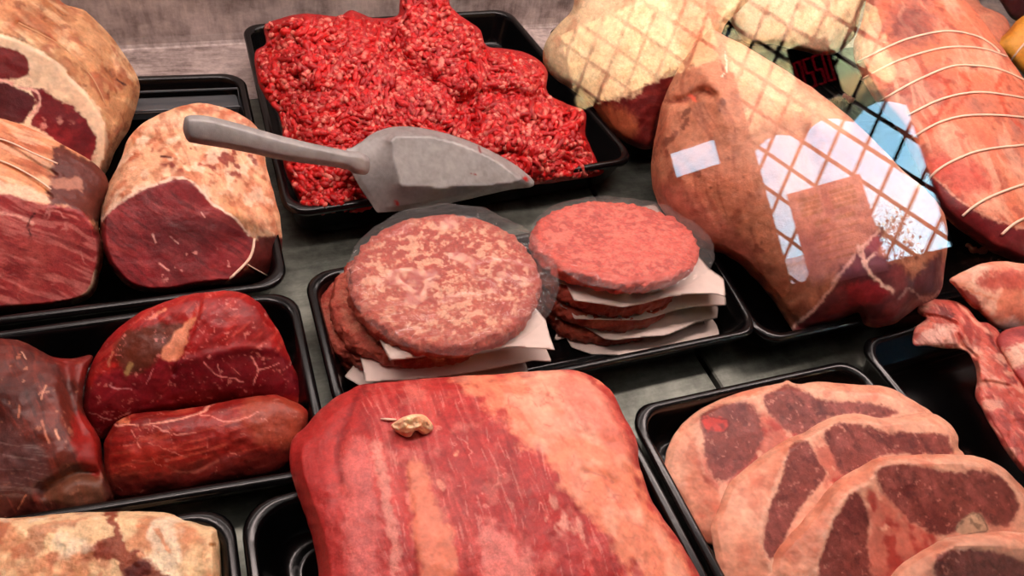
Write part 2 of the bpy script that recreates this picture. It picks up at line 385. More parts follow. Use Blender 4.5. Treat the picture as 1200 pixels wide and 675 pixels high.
V, Fc = box_geo(-.74, 1.49, -.1, .6, -.5, -.021); tag(mesh_obj('counter_base', V, Fc, plain('dark_base', (18, 18, 18), .6), None, origin=(.3, .25, -.5), smooth=False), 'dark counter body under the steel deck', 'counter')
# worn steel back panel with a folded foot
def bp(u, v, z): return seam0 + U2 * u + W2 * v + np.array([0, 0, z])
prof = [(-.092, .0002), (-.092, .0006), (-.002, .0006), (-.0005, .0015), (0.001, .004), (.0025, .01), (.004, .03), (.012, .25), (.02, .5), (.024, .5), (.006, .0002)]
V = []; Fc = []; us = np.linspace(-.7, 1.6, 60)
for u in us:
    for v, z in prof: V.append(bp(u, v + .003, z))
k = len(prof)
for i in range(len(us) - 1):
    for j in range(k): Fc.append((i * k + j, (i + 1) * k + j, (i + 1) * k + (j + 1) % k, i * k + (j + 1) % k))
Fc += [tuple(range(k)), tuple((len(us) - 1) * k + j for j in range(k))[::-1]]
tag(mesh_obj('steel_back_panel', V, Fc, M['back'], None, origin=bp(.4, 0, 0), smooth=False), 'worn stained steel panel standing up behind the trays', 'panel')
# ------------------------------------------------------------------ black trays
def rquad(c, inset, r, n=7):
    c = [np.array(p, float) for p in c]; N_ = 4; ctr = sum(c) / 4; L = []
    cr = []
    for i in range(4):   # inset lines
        a, b = c[i], c[(i + 1) % 4]; d = nz(b - a); nrm = np.array([-d[1], d[0]]);
        if np.dot(ctr - a, nrm) < 0: nrm = -nrm
        L.append((a + nrm * inset, d))
    for i in range(4):
        (p, d), (q, e) = L[i - 1], L[i]
        A = np.array([d, -e]).T; t = np.linalg.solve(A, q - p); cr.append(p + d * t[0])
    out = []
    for i in range(4):
        p = cr[i]; a = nz(cr[i - 1] - p); b = nz(cr[(i + 1) % 4] - p); ca = np.dot(a, b); half = math.acos(np.clip(ca, -1, 1)) / 2
        tl = r / math.tan(half); s = p + a * tl; e = p + b * tl; cc = p + nz(a + b) * r / math.sin(half)
        a0 = math.atan2(*(s - cc)[::-1]); a1 = math.atan2(*(e - cc)[::-1]); da = (a1 - a0 + math.pi) % (2 * math.pi) - math.pi
        for k in range(n): t = a0 + da * k / (n - 1); out.append(cc + r * np.array([math.cos(t), math.sin(t)]))
    return out
def tray(corners, label, h=.030, r=.017, ledge=True, tilt=None):
    """corners: BL BR FR FL of the outer rim."""
    hz = h / .03
    pr = [(.017, .0008, 1), (.0125, .0012, 1), (.0085, .006 * hz, 1), (.003, .026 * hz, 1), (.0, .0265 * hz, 1), (-.0003, .0285 * hz, 1), (.0007, .0300 * hz, 1), (.0022, .0306 * hz, 1), (.0045, .0303 * hz, 1), (.0057, .0290 * hz, 1),
          (.0066, .0262 * hz, .9), (.0085, .020 * hz, .85), (.0115, .011 * hz, .8), (.0128, .0078, .8), (.0145, .0058, .8), (.0175, .0048, .75), (.020, .0048, .7), (.0212, .0062, .7), (.0226, .0066, .7), (.024, .0062, .68), (.0252, .0048, .65), (.035, .0046, .6)]
    V = []; Fc = []; n = None
    for ins, z, rf in pr:
        lp = rquad(corners, ins, max(.004, r * rf)); n = len(lp); V += [(p[0], p[1], z) for p in lp]
    for i in range(len(pr) - 1):
        for k in range(n): Fc.append((i * n + k, i * n + (k + 1) % n, (i + 1) * n + (k + 1) % n, (i + 1) * n + k))
    Fc.append(tuple((len(pr) - 1) * n + k for k in range(n))); Fc.append(tuple(range(n))[::-1])
    c = sum(np.array(p) for p in corners) / 4
    # bring orientation outward
    me = mesh_obj('meat_tray', V, Fc, M['black'], None, origin=(c[0], c[1], .0008))
    import bmesh as bm_; b = bm_.new(); b.from_mesh(me.data); bm_.ops.recalc_face_normals(b, faces=b.faces); b.to_mesh(me.data); b.free()
    return tag(me, label, 'tray', 'black plastic meat trays')
TR = {}
TR['mince'] = tray([(.031, .598), (.300, .628), (.322, .369), (.031, .347)], 'black tray heaped with bright red minced beef', h=.036)
TR['joint'] = tray([(-.27, .531), (.0245, .531), (.0245, .290), (-.27, .296)], 'black tray carrying the tied beef joints at left')
TR['beef'] = tray([(-.27, .289), (.0275, .286), (.0275, .158), (-.27, .185)], 'black tray of dark red beef pieces in front of the tied joints')
TR['patty'] = tray([tuple(P(355, 321, .03)[:2]), (.345, .318), tuple(P(893, 389, .03)[:2]), tuple(P(397, 493, .03)[:2])], 'black tray carrying the two burger stacks')
TR['fat'] = tray([(-.27, .182), (-.0225, .155), (-.0225, .03), (-.27, .03)], 'black tray under the white fatty slab, nearest at left')
TR['loin'] = tray([(-.0195, .1545), (.1965, .1545), (.1965, .02), (-.0195, .02)], 'black tray under the large beef loin in front')
TR['steak'] = tray([(.200, .154), (.384, .148), (.384, .0), (.200, .0)], 'black tray of overlapping lamb leg steaks')
TR['ribs'] = tray([(.397, .160), (.70, .166), (.70, .0), (.397, .0)], 'black tray under the lamb neck chops at far right')
TR['lamb'] = tray([(.345, .39), (.74, .39), (.74, .172), (.322, .175)], 'black tray under the big skin-on lamb shoulder')
TR['back'] = tray([(.335, .60), (.70, .62), (.70, .40), (.335, .40)], 'black tray behind, under the pale fatty joint')
# raised ticket frame moulded on the back ledge of the joint tray
gs = []
y0, y1, xa, xb = .494, .514, -.075, .018
for a, b in (((xa, y0), (xb, y0)), ((xb, y0), (xb, y1)), ((xb, y1), (xa, y1)), ((xa, y1), (xa, y0))):
    gs.append(tube_geo([(a[0], a[1], .0225 if a[1] == y0 else .0262), (b[0], b[1], .0225 if b[1] == y0 else .0262)], .0009, 8))
gs.append(box_geo(xa, xb, y0, y1, .015, .0205))
V, Fc = join(gs); mesh_obj('ticket_frame', V, Fc, plain('grey_frame_plastic', (70, 74, 78), .25, 0, coat=.5), TR['joint'], smooth=False, label='ticket frame with a grey shiny edge')  # whole frame in a lighter grey than the black tray
# ------------------------------------------------------------------ beef joints in the left tray
t1 = tf(0, 0, 2.81)
A_out = [(-70, -60), (40, -60), (60, -12), (76, 5), (100, 14), (130, 42), (152, 74), (164, 100), (160, 126), (151, 152), (135, 178), (122, 206), (90, 235), (20, 240), (-70, 235)]
A_face = t1(-200, 100, 0, 110, 60, 130, 130, 165, 190, 205, 240, 262, 300, 320, 335, 380, 355, 440, 350, 520, 320, 600, 100, 640, -200, 640)
LA = lump('beef_joint', A_out, [((0, 230), .02), ((130, 200), .02), ((60, -30), .125)], .035, .09, [
    ('noise', (170, 95, 60), 45, .05, .6, .75), ('noise', (238, 205, 165), 60, .1, .6, .6), ('fib', (150, 84, 48), 38, 60, 9, .05, .6, .55), ('noise', (150, 84, 50), 90, .1, .5, .5), ('fib', (238, 200, 156), 38, 50, 7, .1, .6, .45), ('noise', (120, 58, 34), 200, .35, .6, .6), ('noise', (150, 60, 40), 90, .25, .6, .6),
    ('poly', t1(0, 20, 120, 40, 200, 80, 230, 110, 150, 120, 0, 80), (165, 85, 50), 12, 10, .45),
    ('poly', A_face, (232, 200, 168), 2, 2), ('noise', (210, 160, 130), 50, .2, .8, .4, None, A_face),
    ('poly', t1(-80, 150, 0, 153, 50, 165, 85, 190, 95, 220, 80, 252, 0, 262, -80, 262), (110, 28, 30), 1.5, 2),
    ('poly', t1(-80, 262, 10, 262, 60, 290, 105, 310, 118, 345, 90, 380, 70, 405, 0, 400, -80, 400), (78, 20, 26), 1.5, 2),
    ('poly', t1(110, 300, 170, 310, 220, 340, 270, 385, 305, 430, 320, 480, 300, 540, 260, 540, 200, 470, 130, 430, 100, 400, 130, 350), (105, 20, 28), 1.5, 4),
    ('noise', (150, 40, 42), 130, .1, .6, .5, None, t1(110, 300, 170, 310, 220, 340, 270, 385, 305, 430, 320, 480, 300, 540, 200, 470, 100, 400)),
    ('noise', (215, 150, 135), 160, .5, .75, .7, None, t1(130, 380, 200, 390, 260, 420, 240, 470, 150, 440)),
    ('line', t1(0, 262, 60, 285, 110, 300, 130, 330, 100, 385), 2.6, (222, 165, 150), 2),
    ('line', t1(385, 260, 410, 280), 2, (70, 20, 15), 2)],
    (200, 146, 104), M['fat'], parts=[('lean_face', [t1(-200, 150, 50, 165, 85, 190, 98, 225, 118, 300, 170, 310, 220, 340, 270, 385, 305, 430, 320, 480, 300, 560, 100, 600, -200, 600)], M['lean'], 'dark red cut face with creamy seams'),
    ('fat_edge', [A_face], M['rim'], 'thick creamy band of fat around the cut face'), ('fat_cap', None, M['fat'], 'wrinkled golden fat cap')],
    plateau=[(A_face, 1.)], pw=.6, amp=.0022, freq=60, seed=3,
    grooves=[(t1(150, 60, 260, 130, 350, 220, 400, 330), 2, .0012), (t1(60, 75, 200, 150, 300, 250, 350, 350), 2, .0012), (t1(0, 112, 60, 132, 130, 167, 190, 207, 240, 264, 300, 322, 335, 382), 2, .001)],
    label='largest beef joint, wrinkled golden fat cap, at the top left corner', cat='beef joint')
twine(LA.root, LA, t1(60, 75, 200, 150, 300, 250, 350, 350), .0005, .0001, mat=plain('fat_stained_twine', (200, 150, 110), .8))

B_out = [(-80, 118), (0, 138), (40, 152), (85, 176), (113, 193), (127, 215), (118, 245), (116, 268), (121, 290), (117, 322), (104, 350), (62, 362), (0, 366), (-80, 372)]
B_face = [(-90, 222), (0, 228), (30, 234), (55, 240), (90, 246), (108, 262), (119, 284), (116, 320), (103, 349), (62, 361), (0, 365), (-90, 370)]
LB = lump('beef_joint', B_out, [((0, 362), .010), ((100, 345), .010), ((20, 145), .085)], .022, .05, [
    ('noise', (200, 110, 75), 60, 0, .6, .6), ('noise', (240, 190, 150), 80, .2, .7, .6), ('fib', (165, 80, 50), 25, 60, 5, 0, .5, .7), ('fib', (245, 200, 165), 25, 50, 5, .1, .5, .5),
    ('poly', [(64, 172), (100, 185), (130, 200), (130, 260), (112, 262), (90, 246), (58, 238), (60, 210)], (92, 38, 30), 3, 4),
    ('noise', (190, 125, 100), 120, .35, .6, .6, None, [(62, 180), (100, 188), (112, 215), (90, 235), (60, 225)]),
    ('poly', [(-80, 205), (0, 212), (40, 222), (60, 236), (30, 236), (0, 228), (-80, 222)], (235, 190, 160), 2, 2),
    ('poly', B_face, (150, 48, 48), 1.5, 1.5), ('noise', (178, 78, 72), 45, -.1, .6, .7, None, B_face), ('noise', (112, 28, 34), 60, .2, .7, .5, None, B_face),
    ('fib', (205, 120, 112), 20, 34, 5, .1, .6, .55, B_face), ('fib', (110, 26, 30), 25, 30, 4, .2, .6, .6, B_face), ('vein', (215, 140, 130), 75, .05, .5, (1, 1, 1), B_face), ('line', [(0, 250), (18, 252), (38, 262)], 3, (225, 160, 145), 2, .8),
    ('line', [(40, 250), (33, 265), (36, 276)], 2, (60, 18, 18), 1.5, .8), ('line', [(112, 318), (105, 340), (85, 354)], 2.4, (225, 190, 165), 1)],
    (222, 150, 108), M['fat'], parts=[('lean_face', B_face, M['lean'], 'pinkish red cut face'), ('dark_side', [(64, 172), (100, 185), (130, 200), (130, 260), (112, 262), (90, 246), (58, 238), (60, 210)], M['wet'], 'dark brown dried lean side'), ('fat_cap', None, M['fat'], 'tied orange fat cap')],
    plateau=[(B_face, 1.)], pw=.6, amp=.0016, freq=70, seed=5, grooves=[([(0, 165), (40, 190), (66, 205)], 2, .0015), ([(0, 190), (35, 210), (60, 230)], 2, .0015)],
    label='tied beef joint with flat pinkish cut face, at the left edge below the largest joint', cat='beef joint')
twine(LB.root, LB, [(-20, 158), (10, 166), (40, 180), (68, 192)], .0005, .0002); twine(LB.root, LB, [(-20, 182), (10, 192), (40, 208), (60, 222)], .0005, .0002)

a1 = tf(0, 0, 1.9275)
C_out = [(232, 121), (262, 126), (292, 140), (306, 160), (313, 200), (325, 240), (331, 275), (328, 305), (316, 326), (290, 331), (240, 336), (190, 343), (155, 338), (130, 315), (120, 290), (117, 258), (122, 228), (140, 190), (152, 160), (175, 140), (205, 127)]
C_face = a1(228, 498, 262, 462, 320, 428, 400, 403, 440, 415, 480, 460, 530, 492, 562, 530, 575, 548, 560, 600, 515, 640, 370, 662, 300, 652, 252, 608, 232, 560)
C_cap = a1(455, 230, 520, 245, 590, 300, 610, 400, 640, 500, 636, 545, 600, 548, 572, 540, 530, 490, 480, 458, 440, 412, 400, 400, 320, 425, 262, 460, 228, 500, 232, 440, 270, 370, 300, 300, 340, 265)
LC = lump('beef_joint', C_out, [((190, 343), .008), ((310, 326), .008), ((235, 125), .080)], .026, .045, [
    ('noise', (205, 140, 85), 50, .05, .6, .7), ('noise', (246, 205, 172), 60, .1, .6, .6), ('noise', (196, 112, 78), 95, .0, .5, .7), ('fib', (170, 92, 58), 75, 22, 7, .2, .6, .5), ('noise', (168, 78, 48), 190, .3, .6, .6), ('noise', (250, 214, 184), 130, .15, .5, .6), ('noise', (240, 150, 118), 45, .1, .5, .7, None, a1(420, 420, 600, 400, 640, 540, 560, 540, 470, 460)),
    ('noise', (185, 70, 50), 75, .35, .65, .8, None, a1(420, 240, 560, 260, 600, 330, 600, 420, 540, 430, 480, 300)), ('noise', (130, 35, 25), 110, .35, .6, .9, None, a1(360, 300, 560, 330, 580, 400, 370, 380)),
    ('line', a1(365, 352, 385, 356), 2.2, (80, 15, 12), 1), ('line', a1(415, 240, 560, 265), 5, (180, 85, 60), 5, .6), ('line', a1(420, 270, 430, 310), 2.5, (120, 30, 25), 2),
    ('poly', a1(575, 540, 640, 540, 636, 600, 600, 640, 520, 640, 560, 600), (100, 38, 34), 2, 2),
    ('noise', (150, 80, 70), 90, .1, .6, .5, None, a1(575, 545, 640, 540, 636, 600, 600, 640, 540, 640)),
    ('poly', C_face, (124, 26, 32), 1.5, 1.5), ('noise', (152, 48, 48), 50, 0, .7, .5, (1, 1, 2), C_face), ('fib', (170, 66, 62), 28, 46, 4.5, .05, .6, .45, C_face), ('fib', (84, 14, 20), 35, 40, 5, .1, .6, .6, C_face), ('noise', (84, 14, 20), 30, .1, .7, .5, None, C_face),
    ('noise', (215, 140, 130), 240, .62, .75, .8, None, a1(340, 560, 520, 570, 500, 640, 380, 640)),
    ('line', a1(345, 530, 352, 550), 1.3, (220, 160, 150), 1), ('line', a1(385, 535, 402, 550), 1.3, (220, 160, 150), 1), ('line', a1(360, 596, 380, 610), 1.8, (220, 150, 140), 1), ('line', a1(455, 480, 462, 490), 1.2, (220, 150, 140), 1),
    ('line', a1(228, 498, 262, 462, 320, 428, 400, 403, 440, 415, 480, 460, 530, 492, 562, 530), 2.2, (238, 200, 175), 1), ('line', a1(262, 620, 300, 652, 330, 662), 2, (225, 190, 170), 1)],
    (232, 172, 134), M['fat'], parts=[('lean_face', C_face, M['lean'], 'dark red cut face'), ('fat_cap', C_cap, M['fat'], 'golden wrinkled fat cap with blood spots'), ('lean_side', None, M['wet'], 'dark lean side')],
    plateau=[(C_face, 1.)], pw=.62, amp=.0022, freq=65, seed=8, grooves=[(a1(300, 300, 380, 330, 440, 400), 3, .0015), (a1(420, 240, 500, 300, 560, 380, 610, 420), 3, .0018)],
    label='smaller tied beef joint with dark red face, under the scoop handle', cat='beef joint')
twine(LC.root, LC, a1(575, 540, 568, 575, 550, 600, 510, 638), .0009, .0006); twine(LC.root, LC, a1(560, 598, 580, 610, 603, 622), .0005, .0003)

# ------------------------------------------------------------------ beef tray
d1 = tf(0, 330, 1.957)
E1 = lump('beef_piece', d1(-120, 128, 0, 130, 60, 140, 120, 172, 170, 176, 212, 170, 200, 210, 190, 290, 228, 360, 238, 420, 262, 480, 258, 508, 220, 528, 100, 545, -120, 560), [((100, 598), .010), ((0, 600), .010), ((0, 395), .045)], .018, .02, [
    ('noise', (112, 42, 30), 28, -.1, .5, .6), ('noise', (62, 20, 17), 35, .1, .6, .6), ('fib', (130, 52, 40), 65, 40, 4, .05, .6, .6), ('fib', (50, 15, 12), 65, 30, 3, .2, .6, .5), ('noise', (190, 120, 95), 330, .62, .8, .6),
    ('poly', d1(0, 340, 60, 350, 110, 400, 120, 460, 60, 490, 0, 490, -60, 480), (88, 56, 54), 8, 6, .7), ('fib', (130, 100, 96), 5, 30, 3, .1, .5, .7, d1(0, 350, 60, 360, 110, 400, 120, 460, 60, 490, 0, 490, -60, 480)), ('poly', d1(110, 470, 170, 420, 220, 440, 240, 500, 160, 520, 100, 500), (112, 72, 50), 6, 6, .6),
    ('poly', d1(195, 300, 225, 350, 238, 430, 215, 440, 180, 410, 165, 340, 175, 300), (150, 30, 26), 4, 4, .9), ('poly', d1(120, 172, 210, 172, 195, 230, 150, 210), (135, 32, 26), 8, 4, .7),
    ('line', d1(105, 240, 95, 270), 1.3, (200, 130, 100), 1), ('line', d1(45, 285, 42, 310), 1.5, (190, 110, 80), 1), ('line', d1(95, 320, 112, 370), 1.6, (200, 120, 95), 1), ('line', d1(128, 340, 135, 360), 2.2, (220, 150, 120), 1), ('line', d1(60, 490, 40, 520), 1, (180, 110, 80), 2), ('line', d1(50, 160, 60, 175), 1, (200, 150, 130), 2)],
    (84, 32, 26), M['wet'], grooves=[(d1(150, 180, 165, 280, 190, 350), 10, .004), (d1(100, 480, 170, 440, 215, 440), 8, .005)], pw=.38, amp=.0022, freq=45, seed=12,
    label='brownish dull beef piece at the left end of its tray', cat='beef')
E2 = lump('beef_piece', d1(195, 235, 215, 180, 250, 125, 310, 78, 380, 45, 460, 25, 540, 22, 590, 45, 620, 85, 645, 125, 670, 190, 706, 265, 690, 295, 600, 275, 480, 285, 350, 305, 290, 325, 255, 345, 232, 362, 205, 335, 188, 295), [((120, 510), .012), ((350, 470), .010), ((240, 345), .058)], .016, .03, [
    ('noise', (184, 42, 34), 40, -.2, .5, .6), ('noise', (116, 14, 18), 40, .1, .6, .5), ('fib', (205, 80, 66), -40, 30, 3, .15, .6, .5), ('fib', (110, 12, 14), -35, 30, 4, .1, .6, .5),
    ('poly', d1(195, 250, 260, 200, 400, 170, 400, 290, 290, 320, 232, 355, 195, 300), (128, 22, 34), 7, 5, .85),
    ('poly', d1(280, 120, 330, 105, 400, 95, 430, 110, 380, 170, 330, 200, 290, 210, 262, 170), (92, 45, 30), 5, 6, .9),
    ('poly', d1(400, 190, 430, 172, 560, 155, 640, 160, 695, 250, 620, 262, 480, 275, 400, 285), (112, 14, 26), 5, 3, .9),
    ('poly', d1(445, 80, 440, 110, 412, 178, 385, 180, 372, 162, 400, 120), (228, 140, 105), 1.5, 3, .95),
    ('line', d1(300, 190, 290, 210), 3, (180, 140, 90), 3, .8), ('line', d1(260, 165, 248, 190), 2.4, (200, 120, 90), 2, .7), ('line', d1(380, 60, 345, 85), 2, (225, 130, 100), 2, .8),
    ('line', d1(470, 185, 500, 215, 560, 230), 1.1, (220, 130, 125), 2), ('line', d1(575, 170, 590, 205, 580, 235), 1.1, (220, 130, 125), 2), ('line', d1(590, 205, 640, 185), .9, (220, 130, 125), 2), ('line', d1(500, 190, 510, 230), .9, (220, 130, 125), 2),
    ('line', d1(250, 240, 300, 250), .9, (220, 140, 140), 2), ('line', d1(205, 300, 250, 315, 300, 300), .9, (230, 150, 140), 2), ('line', d1(350, 200, 335, 235), .9, (200, 110, 110), 2), ('vein', (215, 120, 112), 120, .035, .6), ('noise', (225, 130, 120), 420, .62, .8, .6)],
    (152, 24, 24), M['wet'], parts=[('lean_face', d1(400, 190, 430, 172, 560, 155, 640, 160, 695, 250, 620, 262, 480, 275, 400, 285), M['lean'], 'dark marbled cut face'), ('muscle', None, M['wet'], None)],
    grooves=[(d1(462, 25, 445, 100, 410, 185, 400, 210), 3, .0018), (d1(400, 188, 480, 168, 560, 152, 640, 158), 6, -.0012)], pw=.42, amp=.002, freq=45, seed=14,
    label='bright red two-lobed beef piece, upper right in its tray', cat='beef')
E3 = lump('beef_piece', d1(238, 380, 250, 345, 275, 315, 330, 300, 400, 295, 470, 285, 540, 270, 610, 260, 650, 266, 690, 285, 705, 305, 700, 350, 672, 420, 620, 450, 500, 470, 380, 495, 300, 505, 262, 498, 242, 450), [((150, 588), .008), ((330, 560), .008), ((230, 475), .034)], .016, .02, [
    ('noise', (168, 46, 34), 40, -.2, .5, .6), ('noise', (104, 18, 15), 50, .1, .6, .5), ('fib', (196, 84, 62), -12, 30, 3, .12, .6, .5), ('fib', (96, 12, 10), -8, 34, 4, .15, .6, .5),
    ('poly', d1(570, 270, 650, 268, 700, 300, 690, 380, 600, 370, 560, 320), (160, 70, 48), 10, 6, .8),
    ('poly', d1(240, 450, 400, 440, 500, 400, 680, 380, 672, 430, 400, 500, 250, 505), (84, 22, 18), 6, 5, .75),
    ('line', d1(265, 330, 350, 325, 400, 318, 460, 300, 490, 280), 1.2, (235, 150, 130), 1.5), ('line', d1(350, 330, 400, 350, 450, 345), .9, (220, 130, 115), 2), ('line', d1(460, 305, 530, 320, 590, 300), .9, (220, 130, 115), 2),
    ('line', d1(300, 340, 320, 380), .9, (210, 120, 105), 2), ('line', d1(340, 370, 430, 400), .9, (210, 120, 105), 3, .7), ('line', d1(268, 315, 292, 322), 4, (215, 120, 85), 1.5), ('line', d1(380, 420, 430, 440, 500, 410), 1.6, (150, 75, 60), 2, .6), ('vein', (218, 130, 112), 120, .035, .6)],
    (142, 28, 22), M['wet'], grooves=[(d1(390, 430, 440, 435, 500, 405, 560, 380), 7, .0008)], pw=.38, amp=.0018, freq=50, seed=17,
    label='oblong beef piece with fine white veins, lower right in its tray', cat='beef')
# ------------------------------------------------------------------ fatty slab
fb = tf(0, 560, 3.0)
blood = fb(365, 120, 400, 120, 410, 170, 440, 215, 520, 275, 560, 320, 600, 345, 600, 400, 440, 400, 430, 340, 390, 290, 330, 275, 345, 225, 390, 200)
G0 = lump('brisket_slab', fb(-200, 145, 0, 142, 140, 132, 230, 122, 400, 118, 500, 116, 590, 124, 650, 143, 720, 165, 766, 178, 774, 240, 780, 345, 790, 560, -200, 560), [((0, 700), .02), ((262, 690), .02), ((100, 600), .030)], .014, .02, [
    ('noise', (205, 130, 90), 70, -.05, .45, .8), ('noise', (176, 92, 62), 150, .05, .4, .6, None, fb(-200, 140, 330, 120, 330, 400, -200, 400)), ('noise', (248, 225, 195), 60, .15, .5, .8),
    ('noise', (225, 195, 130), 30, 0, .5, .5, None, fb(600, 130, 780, 180, 780, 400, 600, 400)),
    ('line', fb(480, 170, 540, 180, 570, 220, 600, 250), 3.5, (220, 130, 80), 4, .7), ('poly', blood, (130, 40, 22), 3, 9, .9), ('noise', (78, 12, 8), 130, -.05, .3, .9, None, fb(360, 220, 420, 225, 520, 290, 600, 350, 560, 400, 440, 400, 430, 320)),
    ('noise', (225, 160, 120), 260, .35, .6, .8, None, fb(430, 230, 600, 260, 600, 345, 520, 300)), ('line', fb(740, 232, 755, 236), 3, (170, 110, 60), 1)],
    (240, 200, 155), M['fat'], pw=.22, amp=.0016, freq=60, seed=21, fine=.0003, label='cream fatty slab with a dark blood stain at the bottom left corner', cat='meat slab')
# ------------------------------------------------------------------ beef loin
l1 = tf(270, 420, 2.069)
l_fat = l1(540, 48, 640, 38, 780, 28, 880, 60, 930, 150, 975, 250, 1040, 400, 1120, 540, 1160, 640, 1040, 640, 960, 500, 900, 420, 840, 345, 790, 280, 720, 215, 665, 140, 600, 90)
LL = lump('beef_loin', l1(145, 215, 155, 190, 182, 165, 230, 112, 300, 72, 330, 62, 400, 55, 520, 45, 640, 38, 780, 28, 832, 27, 880, 45, 925, 80, 950, 130, 985, 200, 992, 260, 1025, 350, 1080, 430, 1140, 528, 1220, 660, 245, 660, 215, 520, 195, 420, 165, 340, 145, 270), [((400, 700), .045), ((800, 700), .045), ((600, 440), .050)], .020, .035, [
    ('noise', (205, 80, 72), 30, -.2, .6, .7, (1.8, .7, 1)), ('noise', (150, 34, 36), 45, .1, .6, .5, (2, .6, 1)), ('fib', (206, 100, 92), 68, 60, 6, .05, .7, .45), ('fib', (138, 28, 28), 70, 60, 7, .1, .6, .5), ('noise', (214, 120, 108), 120, .2, .7, .4), ('fib', (225, 140, 128), 75, 24, 2.2, .35, .75, .4),
    ('poly', l1(145, 215, 230, 112, 320, 68, 300, 130, 270, 240, 275, 400, 300, 640, 215, 640, 165, 340), (172, 42, 40), 6, 4, .8),
    ('line', l1(325, 68, 300, 110, 268, 180, 262, 250, 270, 300), 5, (120, 22, 24), 4, .7),
    ('poly', l1(275, 230, 330, 200, 350, 300, 360, 640, 300, 640, 285, 400), (208, 105, 100), 6, 8, .75),
    ('line', l1(352, 210, 372, 290, 385, 380, 398, 450, 410, 620), 8, (226, 145, 130), 3, .7),
    ('poly', l1(430, 258, 455, 250, 480, 275, 500, 340, 525, 400, 550, 500, 560, 640, 470, 640, 455, 480, 440, 400, 440, 320), (230, 134, 106), 5, 7, .9),
    ('line', l1(505, 300, 515, 318), 4, (235, 140, 120), 2), ('line', l1(425, 330, 428, 350), 4, (215, 110, 100), 2),
    ('poly', l1(600, 430, 640, 400, 690, 450, 740, 520, 720, 600, 620, 600), (222, 130, 120), 8, 12, .7),
    ('poly', l_fat, (234, 140, 108), 10, 16, .92), ('noise', (242, 175, 150), 35, .1, .6, .6, None, l_fat), ('fib', (205, 100, 80), 55, 50, 9, .1, .7, .45, l_fat), ('noise', (248, 186, 158), 70, .1, .6, .5, None, l_fat), ('vein', (196, 90, 76), 90, .05, .5, (1, 1, 1), l_fat),
    ('poly', l1(790, 60, 850, 45, 920, 90, 960, 170, 975, 240, 900, 200, 840, 130), (216, 112, 96), 7, 6, .6),
    ('line', l1(880, 55, 945, 120, 980, 200, 988, 262), 3.5, (165, 40, 38), 2, .7), ('line', l1(860, 275, 900, 285, 925, 300), 2, (180, 100, 85), 2, .6),
    ('vein', (226, 130, 118), 90, .06, .7, (1, 1, 1), l1(500, 130, 640, 100, 760, 260, 840, 380, 700, 400, 540, 300)), ('line', l1(545, 235, 550, 230), 3, (235, 150, 120), 1), ('noise', (235, 165, 145), 90, .3, .6, .6, (1.5, 1, 1), l1(680, 350, 800, 340, 960, 500, 900, 560, 760, 430))],
    (174, 48, 46), M['lean'], parts=[('fat_strip', l_fat, M['rim'], 'orange pink fat along the right side'), ('fat_streak', l1(430, 258, 455, 250, 480, 275, 500, 340, 525, 400, 550, 500, 560, 640, 470, 640, 455, 480, 440, 400, 440, 320), M['rim'], 'pale streak of fat'), ('muscle', None, M['lean'], None)],
    grooves=[(l1(325, 68, 300, 110, 268, 180, 258, 250, 270, 330), 9, .0012), (l1(855, 275, 900, 283, 935, 305), 5, .0015), (l1(840, 180, 900, 200, 960, 210), 7, .001), (l1(420, 260, 440, 400, 450, 640), 6, .0012)], pw=.36, amp=.0016, freq=34, seed=25, fine=.00025,
    label='large beef loin with orange fat down its right side, front centre', cat='beef loin')
# scrap of fat and pale splinter on the loin
o = l1(390, 165, 405, 150, 432, 136, 470, 137, 490, 158, 490, 175, 470, 186, 450, 176, 436, 192, 418, 190)
c = surf(LL, 482, 498, .004)
lump('fat_scrap', o, [((455, 500), c[2]), ((505, 500), c[2]), ((482, 488), c[2] + .004)], .005, .004, [('noise', (225, 145, 95), 250, 0, .5, .5), ('noise', (250, 210, 165), 200, .1, .5, .7)], (252, 200, 158), M['rim'], pw=.4, amp=.0022, freq=230, seed=4, floor=c[2] - .004, step=.8,
     label='small crumb of pale orange fat lying on the beef loin', cat='fat scrap')
w = [surf(LL, x, y, .0012) for x, y in l1(364, 146, 380, 148, 402, 149)]
V, Fc = tube_geo(w, [.0003, .0008, .0006], 6); tag(mesh_obj('fat_splinter', V, Fc, M['twine'], None, origin=w[1]), 'thin pale sliver beside the fat crumb on the loin', 'fat scrap')
